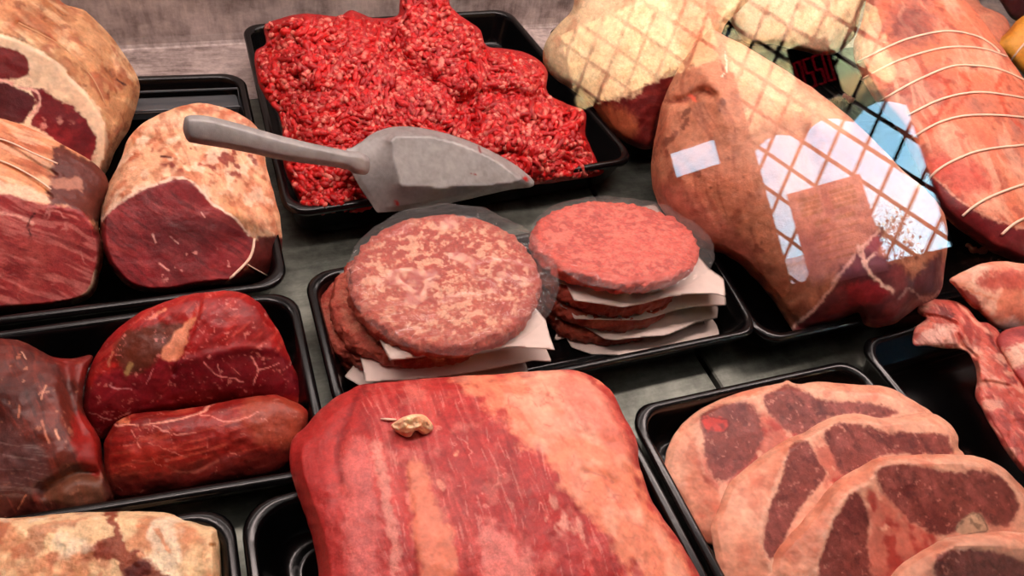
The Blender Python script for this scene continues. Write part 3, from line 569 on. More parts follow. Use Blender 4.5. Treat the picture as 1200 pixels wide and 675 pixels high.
# ------------------------------------------------------------------ lamb leg steaks
s1 = tf(700, 380, 2.288)
def steak(outline, face, leans, extra, zs, label, seed, front=.012, back=.02, bone=None):
    pt = [('noise', (220, 128, 98), 35, -.05, .6, .7), ('noise', (242, 180, 150), 45, .15, .6, .6), ('noise', (196, 98, 70), 60, .3, .7, .5),
          ('poly', face, (240, 178, 150), 3, 1.5), ('noise', (226, 140, 116), 60, .1, .6, .5, None, face), ('noise', (206, 104, 80), 90, .35, .6, .4)]
    fp = [('poly', q, (196, 100, 84), 7, 7, .8) for q in extra] + [('noise', (170, 52, 46), 130, -.05, .5, .8, None, q) for q in extra] + [('noise', (248, 190, 160), 120, .3, .6, .7, None, q) for q in extra]
    lp = []
    for q in leans:
        lp += [('poly', q, (136, 68, 60), 2.2, 3.0), ('noise', (104, 42, 42), 60, 0, .6, .6, None, q), ('noise', (165, 92, 84), 90, .15, .7, .5, None, q), ('noise', (205, 135, 118), 420, .55, .75, .7, None, q), ('noise', (158, 84, 76), 70, .0, .6, .5, None, q), ('fib', (90, 36, 34), 60, 26, 6, .15, .7, .35, q), ('noise', (88, 34, 34), 220, .3, .6, .5, None, q)]
    bp_ = []
    if bone:
        q, c_ = bone; bp_ = [('poly', q, c_, 1.2, 2), ('noise', tuple(int(v * .62) for v in c_), 300, .0, .5, .8, None, q), ('line', q, 1.6, tuple(int(v * .55) for v in c_), 1.5, .8)]
    parts = [('bone', bone[0], M['rim'], 'small cut bone')] if bone else []
    parts += [('lean', [q for q in leans], M['lean'], 'greyish brown lean eyes'), ('inner_fat', face, M['rim'], None), ('fat_rim', None, M['rim'], None)]
    return lump('lamb_leg_steak', outline, zs, front, back, pt + fp + lp + bp_, (242, 172, 142), M['rim'], parts=parts, plateau=[(face, 1.)], pw=.55, amp=.0009, freq=60, seed=seed, fine=.0001,
                label=label, cat='lamb steak', group='lamb leg steaks')
steak(s1(180, 370, 192, 325, 215, 285, 262, 238, 340, 198, 420, 172, 490, 158, 512, 150, 535, 160, 600, 155, 700, 162, 780, 170, 850, 205, 895, 235, 950, 300, 900, 420, 700, 520, 450, 600, 300, 590, 262, 560, 225, 490, 195, 440, 178, 400),
      s1(262, 250, 340, 210, 430, 188, 505, 160, 600, 172, 780, 190, 860, 225, 920, 300, 880, 400, 680, 500, 450, 570, 350, 560, 320, 440, 285, 400, 268, 330),
      [s1(275, 250, 300, 228, 350, 215, 400, 207, 432, 235, 445, 290, 425, 345, 380, 395, 335, 422, 305, 400, 288, 350, 285, 300), s1(448, 200, 480, 178, 512, 163, 560, 183, 600, 203, 700, 208, 770, 222, 805, 238, 760, 250, 690, 240, 610, 255, 570, 282, 530, 292, 490, 270, 462, 240)],
      [s1(430, 240, 480, 260, 540, 290, 620, 260, 600, 320, 480, 360, 400, 420, 350, 420, 420, 340), s1(285, 360, 330, 420, 310, 430, 280, 390)], [((814, 625), .012), ((1060, 560), .034), ((924, 447), .036)],
      'lamb leg steak furthest back in its tray, with a bright red marrow spot', 31, front=.008, back=.012, bone=(s1(280, 254, 300, 248, 350, 256, 350, 276, 330, 290, 290, 284), (200, 60, 52)))
steak(s1(305, 560, 308, 530, 328, 490, 345, 440, 370, 410, 430, 360, 500, 312, 550, 290, 600, 262, 650, 243, 700, 240, 760, 251, 840, 242, 900, 240, 940, 262, 966, 297, 968, 330, 985, 352, 1000, 420, 800, 560, 600, 720, 400, 740, 330, 690, 315, 620),
      s1(455, 640, 435, 560, 452, 490, 475, 430, 510, 340, 560, 300, 620, 272, 660, 258, 760, 262, 860, 262, 930, 275, 955, 300, 952, 350, 960, 420, 760, 520, 560, 700, 480, 700),
      [s1(515, 325, 560, 315, 585, 348, 610, 400, 592, 432, 530, 515, 488, 610, 462, 632, 447, 600, 449, 540, 478, 455, 508, 380), s1(612, 290, 650, 265, 700, 270, 780, 290, 860, 290, 930, 296, 944, 318, 942, 352, 780, 348, 720, 380, 660, 402, 620, 330)],
      [s1(585, 325, 625, 320, 680, 370, 690, 400, 620, 440, 595, 380)], [((330, 690 / 2.288 + 380), .013), ((850, 675), .027), ((1010, 486), .052)],
      'lamb leg steak second from the back, overlapping the one with the red spot', 35)
steak(s1(445, 740, 460, 660, 480, 610, 520, 560, 590, 480, 640, 420, 700, 385, 755, 357, 850, 350, 950, 350, 1020, 355, 1080, 380, 1144, 440, 1200, 520, 1230, 740),
      s1(570, 740, 592, 640, 612, 560, 645, 480, 690, 440, 733, 420, 748, 380, 800, 362, 950, 366, 1050, 380, 1115, 425, 1155, 500, 1160, 600, 1160, 740),
      [s1(592, 690, 605, 610, 640, 520, 690, 450, 712, 475, 728, 520, 722, 600, 722, 740, 592, 740), s1(748, 400, 790, 376, 870, 383, 960, 398, 1040, 393, 1100, 430, 1126, 480, 1112, 530, 1050, 540, 1020, 500, 960, 555, 900, 560, 840, 525, 800, 490, 760, 440)],
      [s1(725, 450, 780, 470, 850, 540, 910, 570, 880, 620, 800, 700, 725, 740, 728, 560)], [((890, 720), .030), ((1180, 680), .044), ((1080, 536), .068)],
      'lamb leg steak with the widest lean eye, second from the front', 39, bone=(s1(960, 550, 985, 520, 1010, 505, 1035, 520, 1045, 552, 990, 562), (205, 170, 140)))
steak(s1(740, 740, 800, 658, 850, 620, 920, 580, 1000, 562, 1144, 558, 1300, 600, 1300, 820, 740, 820),
      s1(850, 760, 900, 640, 960, 590, 1050, 585, 1144, 600, 1260, 660, 1260, 800), [s1(905, 640, 925, 615, 965, 602, 1040, 606, 1144, 640, 1200, 700, 1200, 800, 960, 800, 920, 700)], [],
      [((1040, 735), .058), ((1250, 735), .058), ((1150, 622), .084)], 'nearest lamb leg steak, cut off by the bottom right corner', 43)
# ------------------------------------------------------------------ lamb neck and rib pieces
e1 = tf(1040, 280, 3.75)
lump('lamb_neck_chop', e1(272, 180, 320, 150, 385, 118, 440, 105, 520, 100, 600, 108, 760, 120, 760, 420, 600, 410, 520, 402, 480, 392, 450, 372, 405, 320, 370, 300, 320, 240, 290, 205), [((1180, 384), .03), ((1230, 385), .03), ((1200, 305), .062)], .014, .018, [
    ('noise', (225, 120, 92), 50, -.05, .5, .7), ('noise', (250, 205, 180), 60, .15, .6, .6), ('poly', e1(400, 160, 450, 145, 540, 130, 600, 140, 700, 160, 700, 230, 560, 220, 450, 225, 410, 200), (202, 92, 80), 4, 5, .9),
    ('poly', e1(300, 215, 340, 210, 380, 240, 412, 270, 412, 320, 370, 300, 320, 250), (140, 48, 42), 3, 3, .95), ('poly', e1(440, 360, 500, 370, 560, 350, 600, 400, 500, 410), (240, 205, 190), 6, 3, .8), ('line', e1(330, 200, 400, 240, 460, 260), 3, (230, 150, 120), 3)],
    (240, 165, 138), M['rim'], pw=.45, amp=.0018, freq=55, seed=51, step=1.1, label='thick pale lamb neck chop at the right edge, above the ribs', cat='lamb chop')
lump('lamb_rib_piece', e1(132, 315, 145, 290, 175, 268, 240, 265, 300, 275, 350, 300, 400, 360, 450, 370, 500, 420, 540, 500, 600, 600, 660, 760, 760, 1040, 620, 1040, 540, 960, 470, 850, 420, 760, 385, 690, 395, 620, 380, 550, 340, 490, 250, 480, 170, 470, 122, 470, 108, 440, 125, 385, 170, 350, 150, 335),
    [((1100, 405), .037), ((1180, 520), .038), ((1180, 400), .040)], .010, .014, [
    ('noise', (205, 90, 76), 60, -.1, .5, .7), ('noise', (125, 35, 38), 55, .2, .6, .7),
    ('poly', e1(108, 440, 125, 385, 170, 350, 230, 370, 290, 380, 300, 430, 340, 490, 250, 482, 170, 470, 120, 470), (232, 178, 160), 4, 5, .9), ('line', e1(130, 430, 160, 390, 200, 370), 5, (215, 95, 75), 3, .8),
    ('poly', e1(210, 300, 260, 305, 300, 330, 280, 360, 230, 340), (90, 22, 28), 4, 3, .85), ('line', e1(145, 315, 180, 290), 6, (225, 150, 135), 3, .7), ('poly', e1(330, 470, 420, 440, 470, 560, 500, 650, 400, 660, 385, 560), (222, 110, 90), 6, 6, .7),
    ('line', e1(380, 655, 450, 630, 520, 640), 5, (238, 170, 150), 3, .8), ('line', e1(440, 400, 480, 480, 520, 560, 560, 640), 4, (110, 30, 34), 3, .8), ('noise', (240, 175, 150), 70, .15, .5, .7), ('fib', (130, 36, 38), 60, 20, 5, .15, .6, .6), ('fib', (235, 160, 138), 50, 18, 4, .2, .6, .6)],
    (198, 86, 74), M['lean'], grooves=[(e1(310, 420, 330, 470, 390, 520), 2.5, .003), (e1(390, 640, 450, 630, 540, 650), 2.5, .003), (e1(180, 340, 240, 350, 300, 375), 3, .004)], pw=.45, amp=.0022, freq=70, seed=55, step=1.1,
    label='red bony lamb rib strip with a pale knob at its upper left end', cat='lamb ribs')
lump('lamb_breast_piece', e1(480, 440, 520, 400, 600, 380, 760, 330, 780, 700, 640, 720, 590, 640, 540, 570, 500, 500), [((1190, 460), .04), ((1235, 460), .045), ((1200, 385), .05)], .010, .015, [
    ('noise', (215, 100, 90), 60, 0, .5, .7), ('poly', e1(500, 500, 540, 480, 620, 450, 760, 420, 760, 520, 620, 540, 550, 570), (245, 190, 165), 3, 3, .95), ('noise', (215, 90, 80), 100, .4, .6, .6)],
    (168, 70, 70), M['lean'], pw=.45, amp=.0018, freq=60, seed=58, label='mauve red lamb piece with a pale fat band under the neck chop', cat='lamb piece')
# ------------------------------------------------------------------ big skin-on lamb shoulder
g5 = tf(750, 150, 2.5)
G_out = [(763, 205), (767, 165), (778, 115), (800, 72), (820, 48), (832, 34), (836, 34), (850, 43), (872, 53), (900, 70), (945, 98), (987, 130), (1025, 165), (1058, 200), (1084, 222), (1103, 245), (1110, 270), (1108, 310), (1100, 345), (1075, 360), (1050, 378), (1030, 384), (1012, 380), (1005, 366), (985, 375), (955, 388), (938, 392), (928, 386), (908, 355), (884, 326), (853, 300), (820, 290), (790, 265), (770, 235)]
G_lean = g5(440, 592, 520, 520, 600, 410, 700, 300, 712, 330, 700, 370, 760, 400, 800, 440, 880, 360, 890, 440, 870, 510, 780, 560, 720, 575, 650, 580, 600, 560, 500, 600)
G_seam = g5(640, 350, 680, 330, 690, 400, 740, 470, 690, 440, 660, 400)
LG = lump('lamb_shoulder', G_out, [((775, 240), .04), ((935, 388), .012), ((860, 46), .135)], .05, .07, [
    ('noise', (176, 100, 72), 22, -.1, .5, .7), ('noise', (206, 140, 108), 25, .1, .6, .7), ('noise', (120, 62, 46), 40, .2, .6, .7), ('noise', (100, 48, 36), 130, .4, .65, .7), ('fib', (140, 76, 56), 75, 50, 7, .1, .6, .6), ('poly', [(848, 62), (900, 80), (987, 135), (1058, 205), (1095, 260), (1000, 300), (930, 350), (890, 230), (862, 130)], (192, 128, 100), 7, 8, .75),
    ('poly', [(763, 215), (800, 225), (850, 260), (890, 310), (850, 300), (790, 265)], (175, 95, 80), 14, 10, .7),
    ('poly', [(833, 35), (862, 46), (900, 70), (950, 105), (1000, 150), (960, 150), (900, 110), (850, 80)], (228, 165, 132), 5, 5, .8),
    ('line', [(778, 118), (800, 118), (822, 108), (836, 112)], 2.2, (130, 50, 35), 2, .8), ('line', [(808, 112), (815, 118)], 3, (215, 95, 70), 1), ('line', [(842, 128), (843, 131)], 1.5, (110, 50, 40), 1),
    ('line', [(850, 62), (852, 80), (845, 90)], 1.2, (245, 215, 185), 1.5), ('line', [(1000, 130), (1028, 165), (1060, 200), (1084, 222)], 3.5, (250, 215, 190), 2),
    ('poly', G_lean, (100, 44, 48), 3, 4), ('noise', (150, 60, 62), 60, 0, .6, .6, None, G_lean), ('noise', (70, 24, 30), 60, .1, .6, .6, None, G_lean),
    ('poly', g5(600, 460, 680, 450, 730, 480, 700, 510, 620, 510), (150, 30, 40), 5, 4, .8), ('line', g5(440, 592, 520, 520, 600, 410, 700, 298), 2.5, (228, 178, 160), 2), ('line', g5(640, 350, 660, 400, 690, 440, 738, 480), 3.5, (235, 190, 170), 2),
    ('line', g5(690, 370, 660, 395), 2.5, (235, 190, 170), 2), ('line', g5(880, 480, 830, 500, 790, 470, 760, 500), 2.5, (190, 150, 140), 3, .7), ('noise', (205, 165, 150), 55, .35, .6, .7, None, g5(640, 520, 780, 480, 890, 440, 880, 520, 760, 570, 660, 585))],
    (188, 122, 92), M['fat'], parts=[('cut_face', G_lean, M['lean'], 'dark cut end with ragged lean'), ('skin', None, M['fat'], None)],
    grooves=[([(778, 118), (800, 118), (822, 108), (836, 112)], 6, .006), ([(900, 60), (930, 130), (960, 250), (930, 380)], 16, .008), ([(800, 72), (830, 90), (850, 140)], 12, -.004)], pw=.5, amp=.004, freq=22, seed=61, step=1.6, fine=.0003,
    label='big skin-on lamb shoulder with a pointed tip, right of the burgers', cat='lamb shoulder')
F_out = [(636, 68), (645, 40), (668, 15), (700, -25), (880, -25), (850, 30), (835, 60), (805, 90), (785, 120), (772, 150), (762, 175), (735, 168), (712, 150), (692, 122), (668, 104), (648, 90)]
lump('pork_joint', F_out, [((640, 75), .045), ((755, 172), .03), ((760, -20), .13)], .03, .10, [
    ('noise', (232, 196, 150), 30, 0, .6, .6), ('noise', (205, 145, 110), 50, .3, .7, .6),
    ('poly', [(845, 45), (815, 62), (790, 80), (762, 98), (735, 116), (690, 118), (700, 150), (755, 190), (800, 130)], (108, 24, 22), 3, 5), ('fib', (150, 52, 44), -35, 40, 5, .1, .6, .6, [(845, 45), (790, 80), (735, 116), (690, 118), (700, 150), (755, 190), (800, 130)]), ('poly', [(692, 122), (740, 135), (745, 155), (725, 165), (700, 145)], (185, 95, 60), 6, 5, .9),
    ('poly', [(785, -20), (860, -20), (835, 35), (800, 66), (790, 20)], (218, 140, 105), 8, 6, .8), ('line', [(635, 62), (640, 80), (650, 92)], 5, (225, 130, 90), 3)],
    (242, 208, 165), M['fat'], pw=.45, amp=.003, freq=25, seed=66, step=1.8, fine=.0004, label='pale fatty pork joint behind the lamb shoulder, right of the mince', cat='pork joint')
lump('pale_fat_piece', [(850, -30), (1015, -30), (1010, 10), (1000, 45), (975, 64), (940, 60), (905, 52), (868, 44)], [((870, 44), .05), ((985, 60), .05), ((930, -20), .10)], .02, .10, [
    ('noise', (215, 165, 130), 30, 0, .6, .6), ('noise', (190, 115, 90), 60, .2, .7, .6)], (232, 192, 158), M['fat'], pw=.45, amp=.003, freq=30, seed=68, step=1.8, label='pale fatty piece between the lamb shoulder tip and the tied roll, at the top edge', cat='meat piece')
# ------------------------------------------------------------------ rolled tied joint
R_out = [(1000, 62), (1008, 30), (1030, -25), (1100, -25), (1135, 5), (1160, 35), (1182, 66), (1205, 100), (1245, 150), (1260, 330), (1220, 318), (1190, 307), (1150, 288), (1108, 255), (1088, 225), (1068, 180), (1050, 150), (1020, 110)]
R_end = [(1084, 200), (1100, 212), (1125, 235), (1160, 255), (1200, 268), (1260, 285), (1260, 330), (1220, 318), (1190, 307), (1150, 288), (1108, 255), (1088, 225)]
r4 = tf(860, 0, 3.376)
LR = lump('rolled_joint', R_out, [((1090, 225), .05), ((1190, 305), .035), ((1110, -10), .13)], .045, .08, [
    ('noise', (225, 120, 92), 18, -.1, .5, .7), ('noise', (245, 175, 145), 24, .1, .6, .6), ('noise', (165, 104, 92), 20, .05, .5, .75), ('noise', (150, 62, 48), 90, .35, .6, .6), ('fib', (205, 96, 70), 60, 60, 9, .1, .6, .55), ('fib', (242, 176, 146), 65, 60, 7, .15, .6, .5),
    ('line', [(1085, 90), (1105, 92), (1112, 110), (1100, 135), (1090, 150)], 5, (190, 62, 36), 4, .75), ('line', [(1125, 85), (1135, 100), (1128, 118), (1112, 132)], 4, (196, 70, 42), 3, .7),
    ('line', [(1175, 88), (1170, 105), (1180, 130), (1198, 150)], 4, (196, 66, 36), 3, .75), ('poly', [(1045, 20), (1075, 10), (1095, 25), (1085, 50), (1050, 55)], (120, 68, 66), 10, 6, .7),
    ('poly', [(1080, 190), (1100, 180), (1140, 190), (1160, 220), (1130, 230), (1100, 212)], (205, 75, 62), 10, 6, .8),
    ('poly', R_end, (110, 28, 32), 2.5, 3), ('noise', (160, 50, 50), 60, 0, .6, .6, None, R_end), ('line', [(1084, 200), (1100, 212), (1125, 235), (1160, 255), (1200, 268)], 2, (220, 150, 125), 2)],
    (220, 124, 92), M['fat'], parts=[('lean_end', R_end, M['wet'], 'dark red underside of lean'), ('outer_fat', None, M['fat'], None)], grooves=[], pw=.5, amp=.0025, freq=25, seed=71, step=1.6,
    label='long rolled joint wrapped in many loops of string, at the right edge', cat='rolled joint')
TW = plain('cream_string', (250, 212, 185), .6)
for pts in [r4(490, 245, 600, 190, 700, 150, 840, 123, 950, 140, 1010, 170, 1050, 205), r4(505, 315, 650, 240, 800, 195, 900, 185, 1000, 196, 1080, 225), r4(580, 400, 700, 330, 850, 265, 950, 260, 1050, 275, 1148, 318, 1220, 360),
            r4(690, 455, 800, 400, 900, 372, 1000, 366, 1148, 388, 1300, 420), r4(705, 545, 800, 490, 900, 460, 1020, 455, 1148, 465, 1300, 490), g5(840, 158, 870, 125, 920, 95, 1000, 65, 1125, 50, 1200, 48), g5(945, 258, 975, 232, 1030, 200, 1125, 165, 1200, 150), g5(1060, 312, 1090, 285, 1125, 265, 1200, 235)]:
    twine(LR.root, LR, pts, .0011, .0012, mat=TW)
scr = plain('raw_scrap', (222, 170, 145), .5, 0, .4, 300)
for pts, rr, lab in [([(1133, 286), (1142, 293), (1156, 294)], .0026, 'ragged pale scrap under the tied roll, left one'), ([(1161, 279), (1168, 285), (1180, 290)], .0022, 'ragged pale scrap under the tied roll, middle one'), ([(1176, 294), (1184, 291), (1190, 297)], .0026, 'ragged pale scrap under the tied roll, right one'),
                     ([(979, 82), (986, 84), (990, 87)], .0032, 'small pale scrap beside the dark red sign reflection, upper one'), ([(988, 112), (995, 115), (998, 119)], .003, 'small pale scrap by the lamb shoulder edge, lower one')]:
    w = [P(x, y, .0105) for x, y in smooth_open(pts, 5)]
    rad = np.linspace(.7, 1.1, len(w)) * rr * (1 + .35 * np.sin(np.arange(len(w)) * 1.7)); V, Fc = tube_geo(w, rad, 9); V = np.array(V); V = V + .0012 * np.column_stack([fbm(V * 500, 3), fbm(V * 500, 6), fbm(V * 500, 9)])
    tag(mesh_obj('meat_scrap', V, Fc, scr, None, origin=w[len(w) // 2]), lab, 'meat scrap')
lump('pork_piece', [(1098, 8), (1110, -8), (1140, -10), (1150, 6), (1165, 12), (1180, 22), (1186, 40), (1176, 62), (1160, 52), (1140, 30), (1115, 22)], [((1120, 20), .09), ((1180, 60), .08), ((1140, -5), .10)], .012, .03, [
    ('noise', (215, 145, 115), 60, 0, .5, .7), ('noise', (150, 80, 62), 70, .2, .6, .6)], (196, 120, 96), M['fat'], pw=.5, amp=.003, freq=50, seed=75, label='lumpy pinkish brown piece behind the tied roll at top right', cat='meat piece')
lump('dark_meat_piece', [(1165, -30), (1240, -30), (1240, 40), (1200, 30), (1178, 12)], [((1200, 30), .07), ((1230, 30), .07), ((1200, -20), .12)], .012, .03, [('noise', (120, 50, 45), 60, 0, .5, .7)], (92, 34, 32), M['lean'], pw=.5, amp=.003, freq=50, seed=76, label='dark reddish piece in the top right corner', cat='meat piece')
amb = [(1166, 52), (1180, 38), (1200, 18), (1260, -10), (1260, 130), (1215, 100), (1190, 78), (1176, 64)]
LY = lump('amber_rind_joint', amb, [((1185, 75), .07), ((1230, 90), .07), ((1200, 20), .11)], .02, .03, [('noise', (205, 130, 40), 30, -.1, .6, .7)], (226, 160, 62), M['rim'], pw=.45, amp=.0015, freq=25, seed=77, label='smooth amber yellow piece with one string at the upper right edge', cat='rolled joint')
twine(LY.root, LY, [(1184, 72), (1196, 56), (1210, 42), (1230, 30)], .0011, .001, mat=TW)
# ------------------------------------------------------------------ minced beef heap
m2 = tf(270, 0, 2.4)
MO = m2(68, 150, 100, 122, 96, 72, 150, 50, 210, 38, 300, 46, 340, 30, 400, 50, 465, 45, 476, 10, 490, -40, 600, -40, 618, 15, 640, 40, 700, 80, 722, 128, 800, 140, 855, 160, 890, 200, 892, 260, 940, 290, 998, 315, 1000, 380, 1030, 450, 1040, 492, 850, 522, 640, 555, 400, 592, 320, 604, 230, 612, 190, 560, 150, 460, 142, 340, 95, 270, 75, 220)
LM = lump('minced_beef', MO, [((400, 246), .020), ((690, 204), .026), ((520, 0), .098)], .022, .03,
    [('noise', (150, 14, 18), 60, 0, .6, .8)], (165, 20, 22), M['mince'], pw=.4, amp=.007, freq=48, seed=81, step=2.2, floor=.007,
    grooves=[(m2(440, 60, 470, 160, 540, 220, 640, 280, 680, 360), 14, .010), (m2(96, 150, 150, 330, 200, 450), 16, .006), (m2(640, 290, 760, 260, 900, 300), 8, .006), (m2(760, 130, 640, 180, 560, 240), 8, .006), (m2(620, 30, 560, 120, 540, 210), 10, .005), (m2(200, 40, 250, 200, 330, 300), 26, -.005), (m2(760, 380, 900, 430), 24, -.007), (m2(720, 200, 800, 210), 20, -.007)],
    label='bright red heap of freshly minced beef in its black tray', cat='minced meat', kind='stuff')
FG = LM.FG.copy()
for _ in range(10):
    bad = ~np.isfinite(FG)
    if not bad.any(): break
    st = np.stack([np.roll(FG, s, a) for s in (1, -1) for a in (0, 1)]); cnt = np.isfinite(st).sum(0); sm = np.nansum(st, 0)
    FG = np.where(bad & (cnt > 0), sm / np.maximum(cnt, 1), FG)
FG = np.where(np.isfinite(FG), FG, np.nanmean(FG))
rng = np.random.default_rng(5)
NS, K, RN = 5600, 10, 6
xy = []; oo = LM.o; lo, hi = oo.min(0), oo.max(0)
while len(xy) < NS:
    q = rng.uniform(lo, hi, (4000, 2)); q = q[inside(q[:, 0], q[:, 1], oo)]; xy += list(q)
xy = np.array(xy[:NS]); th = 3.2 * fbm(np.column_stack([xy / 75, np.zeros(NS)]), 90, 2) + .35 + rng.normal(0, .3, NS)
wild = rng.random(NS) < .16; th = np.where(wild, rng.uniform(0, 6.28, NS), th); curv = rng.normal(0, .14, NS); curv = np.where(rng.random(NS) < .15, curv * 3, curv)
Lp = rng.uniform(8, 32, NS) / K; offn = rng.uniform(-.0014, .0042, NS); radb = rng.uniform(.0015, .0024, NS)
pts = np.zeros((NS, K, 2)); cur = xy.copy(); a = th.copy()
for k in range(K): pts[:, k] = cur; cur = cur + (Lp)[:, None] * np.column_stack([np.cos(a), np.sin(a)]); a = a + curv + rng.normal(0, .12, NS)
fx, fy = pts[..., 0].ravel(), pts[..., 1].ravel()
d = sample(FG, LM.x0, LM.y0, LM.step, fx, fy).reshape(NS, K); s = np.linspace(0, 1, K)
keep = (sdist(pts[:, -1, 0], pts[:, -1, 1], oo) > 3) & (sdist(pts[:, 0, 0], pts[:, 0, 1], oo) > 3) & (sdist(pts[:, 5, 0], pts[:, 5, 1], oo) > 2)
arch = offn[:, None] + .0012 * np.sin(np.pi * s)[None] - .0016 * (np.abs(2 * s - 1) ** 4)[None]
Wd = (CAM + ray(fx, fy) * (d.ravel() - arch.ravel())[:, None]).reshape(NS, K, 3)[keep]; radb = radb[keep]; n = len(Wd)
Wd[..., 2] = np.maximum(Wd[..., 2], .012)
T = np.gradient(Wd, axis=1); T /= np.linalg.norm(T, axis=2, keepdims=True) + 1e-9; v = CAM - Wd; v /= np.linalg.norm(v, axis=2, keepdims=True)
S = np.cross(T, v); S /= np.linalg.norm(S, axis=2, keepdims=True) + 1e-9; Uu = np.cross(S, T)
rad = radb[:, None] * (1 + .26 * rng.normal(0, 1, (n, K)).clip(-1.5, 1.5)) * np.where((s < .05) | (s > .95), .6, 1)[None]
ang = 2 * np.pi * np.arange(RN) / RN
ring = Wd[:, :, None] + rad[:, :, None, None] * (np.cos(ang)[None, None, :, None] * S[:, :, None] + np.sin(ang)[None, None, :, None] * Uu[:, :, None])
V = ring.reshape(-1, 3)
i, k, j = np.meshgrid(np.arange(n), np.arange(K - 1), np.arange(RN), indexing='ij'); b0 = i * K * RN + k * RN; j2 = (j + 1) % RN
Fq = np.column_stack([(b0 + j).ravel(), (b0 + j2).ravel(), (b0 + RN + j2).ravel(), (b0 + RN + j).ravel()])
base = lin((200, 20, 20)); dark = lin((150, 8, 12)); pale = lin((238, 140, 122))
mixr = rng.random((n, 1, 1)); col = base * mixr + dark * (1 - mixr); colr = np.repeat(np.repeat(col, K, 1)[:, :, None], RN, 2).reshape(n, K, RN, 3).copy()
lf = ss(-.1, .5, fbm(Wd.reshape(-1, 3) * 14, 71, 2)).reshape(n, K)
fatm = ((rng.random((n, K)) < .15 + .08 * lf) * rng.uniform(.35, 1, (n, K)))[:, :, None, None]; colr = colr * (1 - fatm) + pale * fatm
pk = (.12 * lf)[:, :, None, None]; colr = colr * (1 - pk) + lin((205, 70, 78)) * pk
# join the strands to the heap so the stuff is one object
hm = LM.root.data; nv = len(hm.vertices); hv = np.empty(nv * 3); hm.vertices.foreach_get('co', hv); hv = hv.reshape(-1, 3) + np.array(LM.root.location)
hf = np.empty(len(hm.loops), int); hm.loops.foreach_get('vertex_index', hf); hc = np.empty(nv * 4, np.float32); hm.attributes['Col'].data.foreach_get('color', hc)
loc = np.array(LM.root.location); props = dict(LM.root.items()); bpy.data.objects.remove(LM.root)
mo = mesh_obj('minced_beef', np.vstack([hv, V]), np.vstack([hf.reshape(-1, 4), Fq + nv]), M['mince'], None, origin=loc, col=np.vstack([hc.reshape(-1, 4)[:, :3], colr.reshape(-1, 3)]))
for k_, v_ in props.items(): mo[k_] = v_
# ------------------------------------------------------------------ scoop
s4 = tf(400, 140, 5.0)
S_out = s4(28, 175, 60, 165, 110, 135, 170, 90, 240, 58, 320, 42, 420, 42, 520, 58, 640, 88, 760, 130, 870, 180, 980, 240, 1060, 295, 1115, 345, 1130, 370, 1112, 396, 1000, 410, 860, 440, 700, 478, 500, 515, 330, 538, 240, 545, 205, 540, 165, 480, 110, 400, 60, 310, 25, 250, 20, 210)
sc_root = empty('metal_scoop', P(460, 240, .04), 'grey cast aluminium scoop resting across the minced beef', 'scoop')
LS = lump('blade', S_out, [((440, 247), .040), ((620, 214), .042), ((480, 150), .078)], .016, .01, [('line', s4(808, 160, 815, 195), 1.4, (120, 10, 14), .5), ('line', s4(760, 318, 790, 322), .9, (130, 30, 30), .4), ('line', s4(1075, 345, 1090, 350), 3.2, (190, 30, 30), .5), ('line', s4(322, 486, 330, 492), 3, (190, 40, 40), .5)], (152, 148, 146), M['alu'],
    plateau=[(s4(345, 395, 300, 230, 285, 120, 330, 90, 500, 90, 700, 140, 860, 210, 980, 290, 1060, 350, 1040, 372, 800, 402, 560, 404), 1.)], pw=.8, amp=0, edge_jit=0, shell=.0025, seed=90, parent=sc_root)
g = bpy.data.materials.new('cast_aluminium_marked'); bpy.data.materials.remove(g)
am = M['alu'].copy(); am.name = 'stained_aluminium'; nt = am.node_tree; at = nt.nodes.new('ShaderNodeAttribute'); at.attribute_name = 'Col'; pb = [x for x in nt.nodes if x.type == 'BSDF_PRINCIPLED'][0]; nt.links.new(at.outputs['Color'], pb.inputs['Base Color'])
LS.root.data.materials[0] = am
lump('handle', a1(414, 295, 415, 272, 422, 262, 445, 260, 480, 264, 560, 285, 640, 308, 771, 338, 815, 345, 835, 362, 830, 392, 800, 392, 771, 380, 640, 362, 560, 345, 480, 330, 440, 324, 424, 318), [((424, 190), .092), ((420, 178), .098), ((220, 150), .128)], .006, .007, [], (152, 148, 146), am, pw=.28, amp=.0002, edge_jit=.2, seed=92, floor=-1, parent=sc_root)
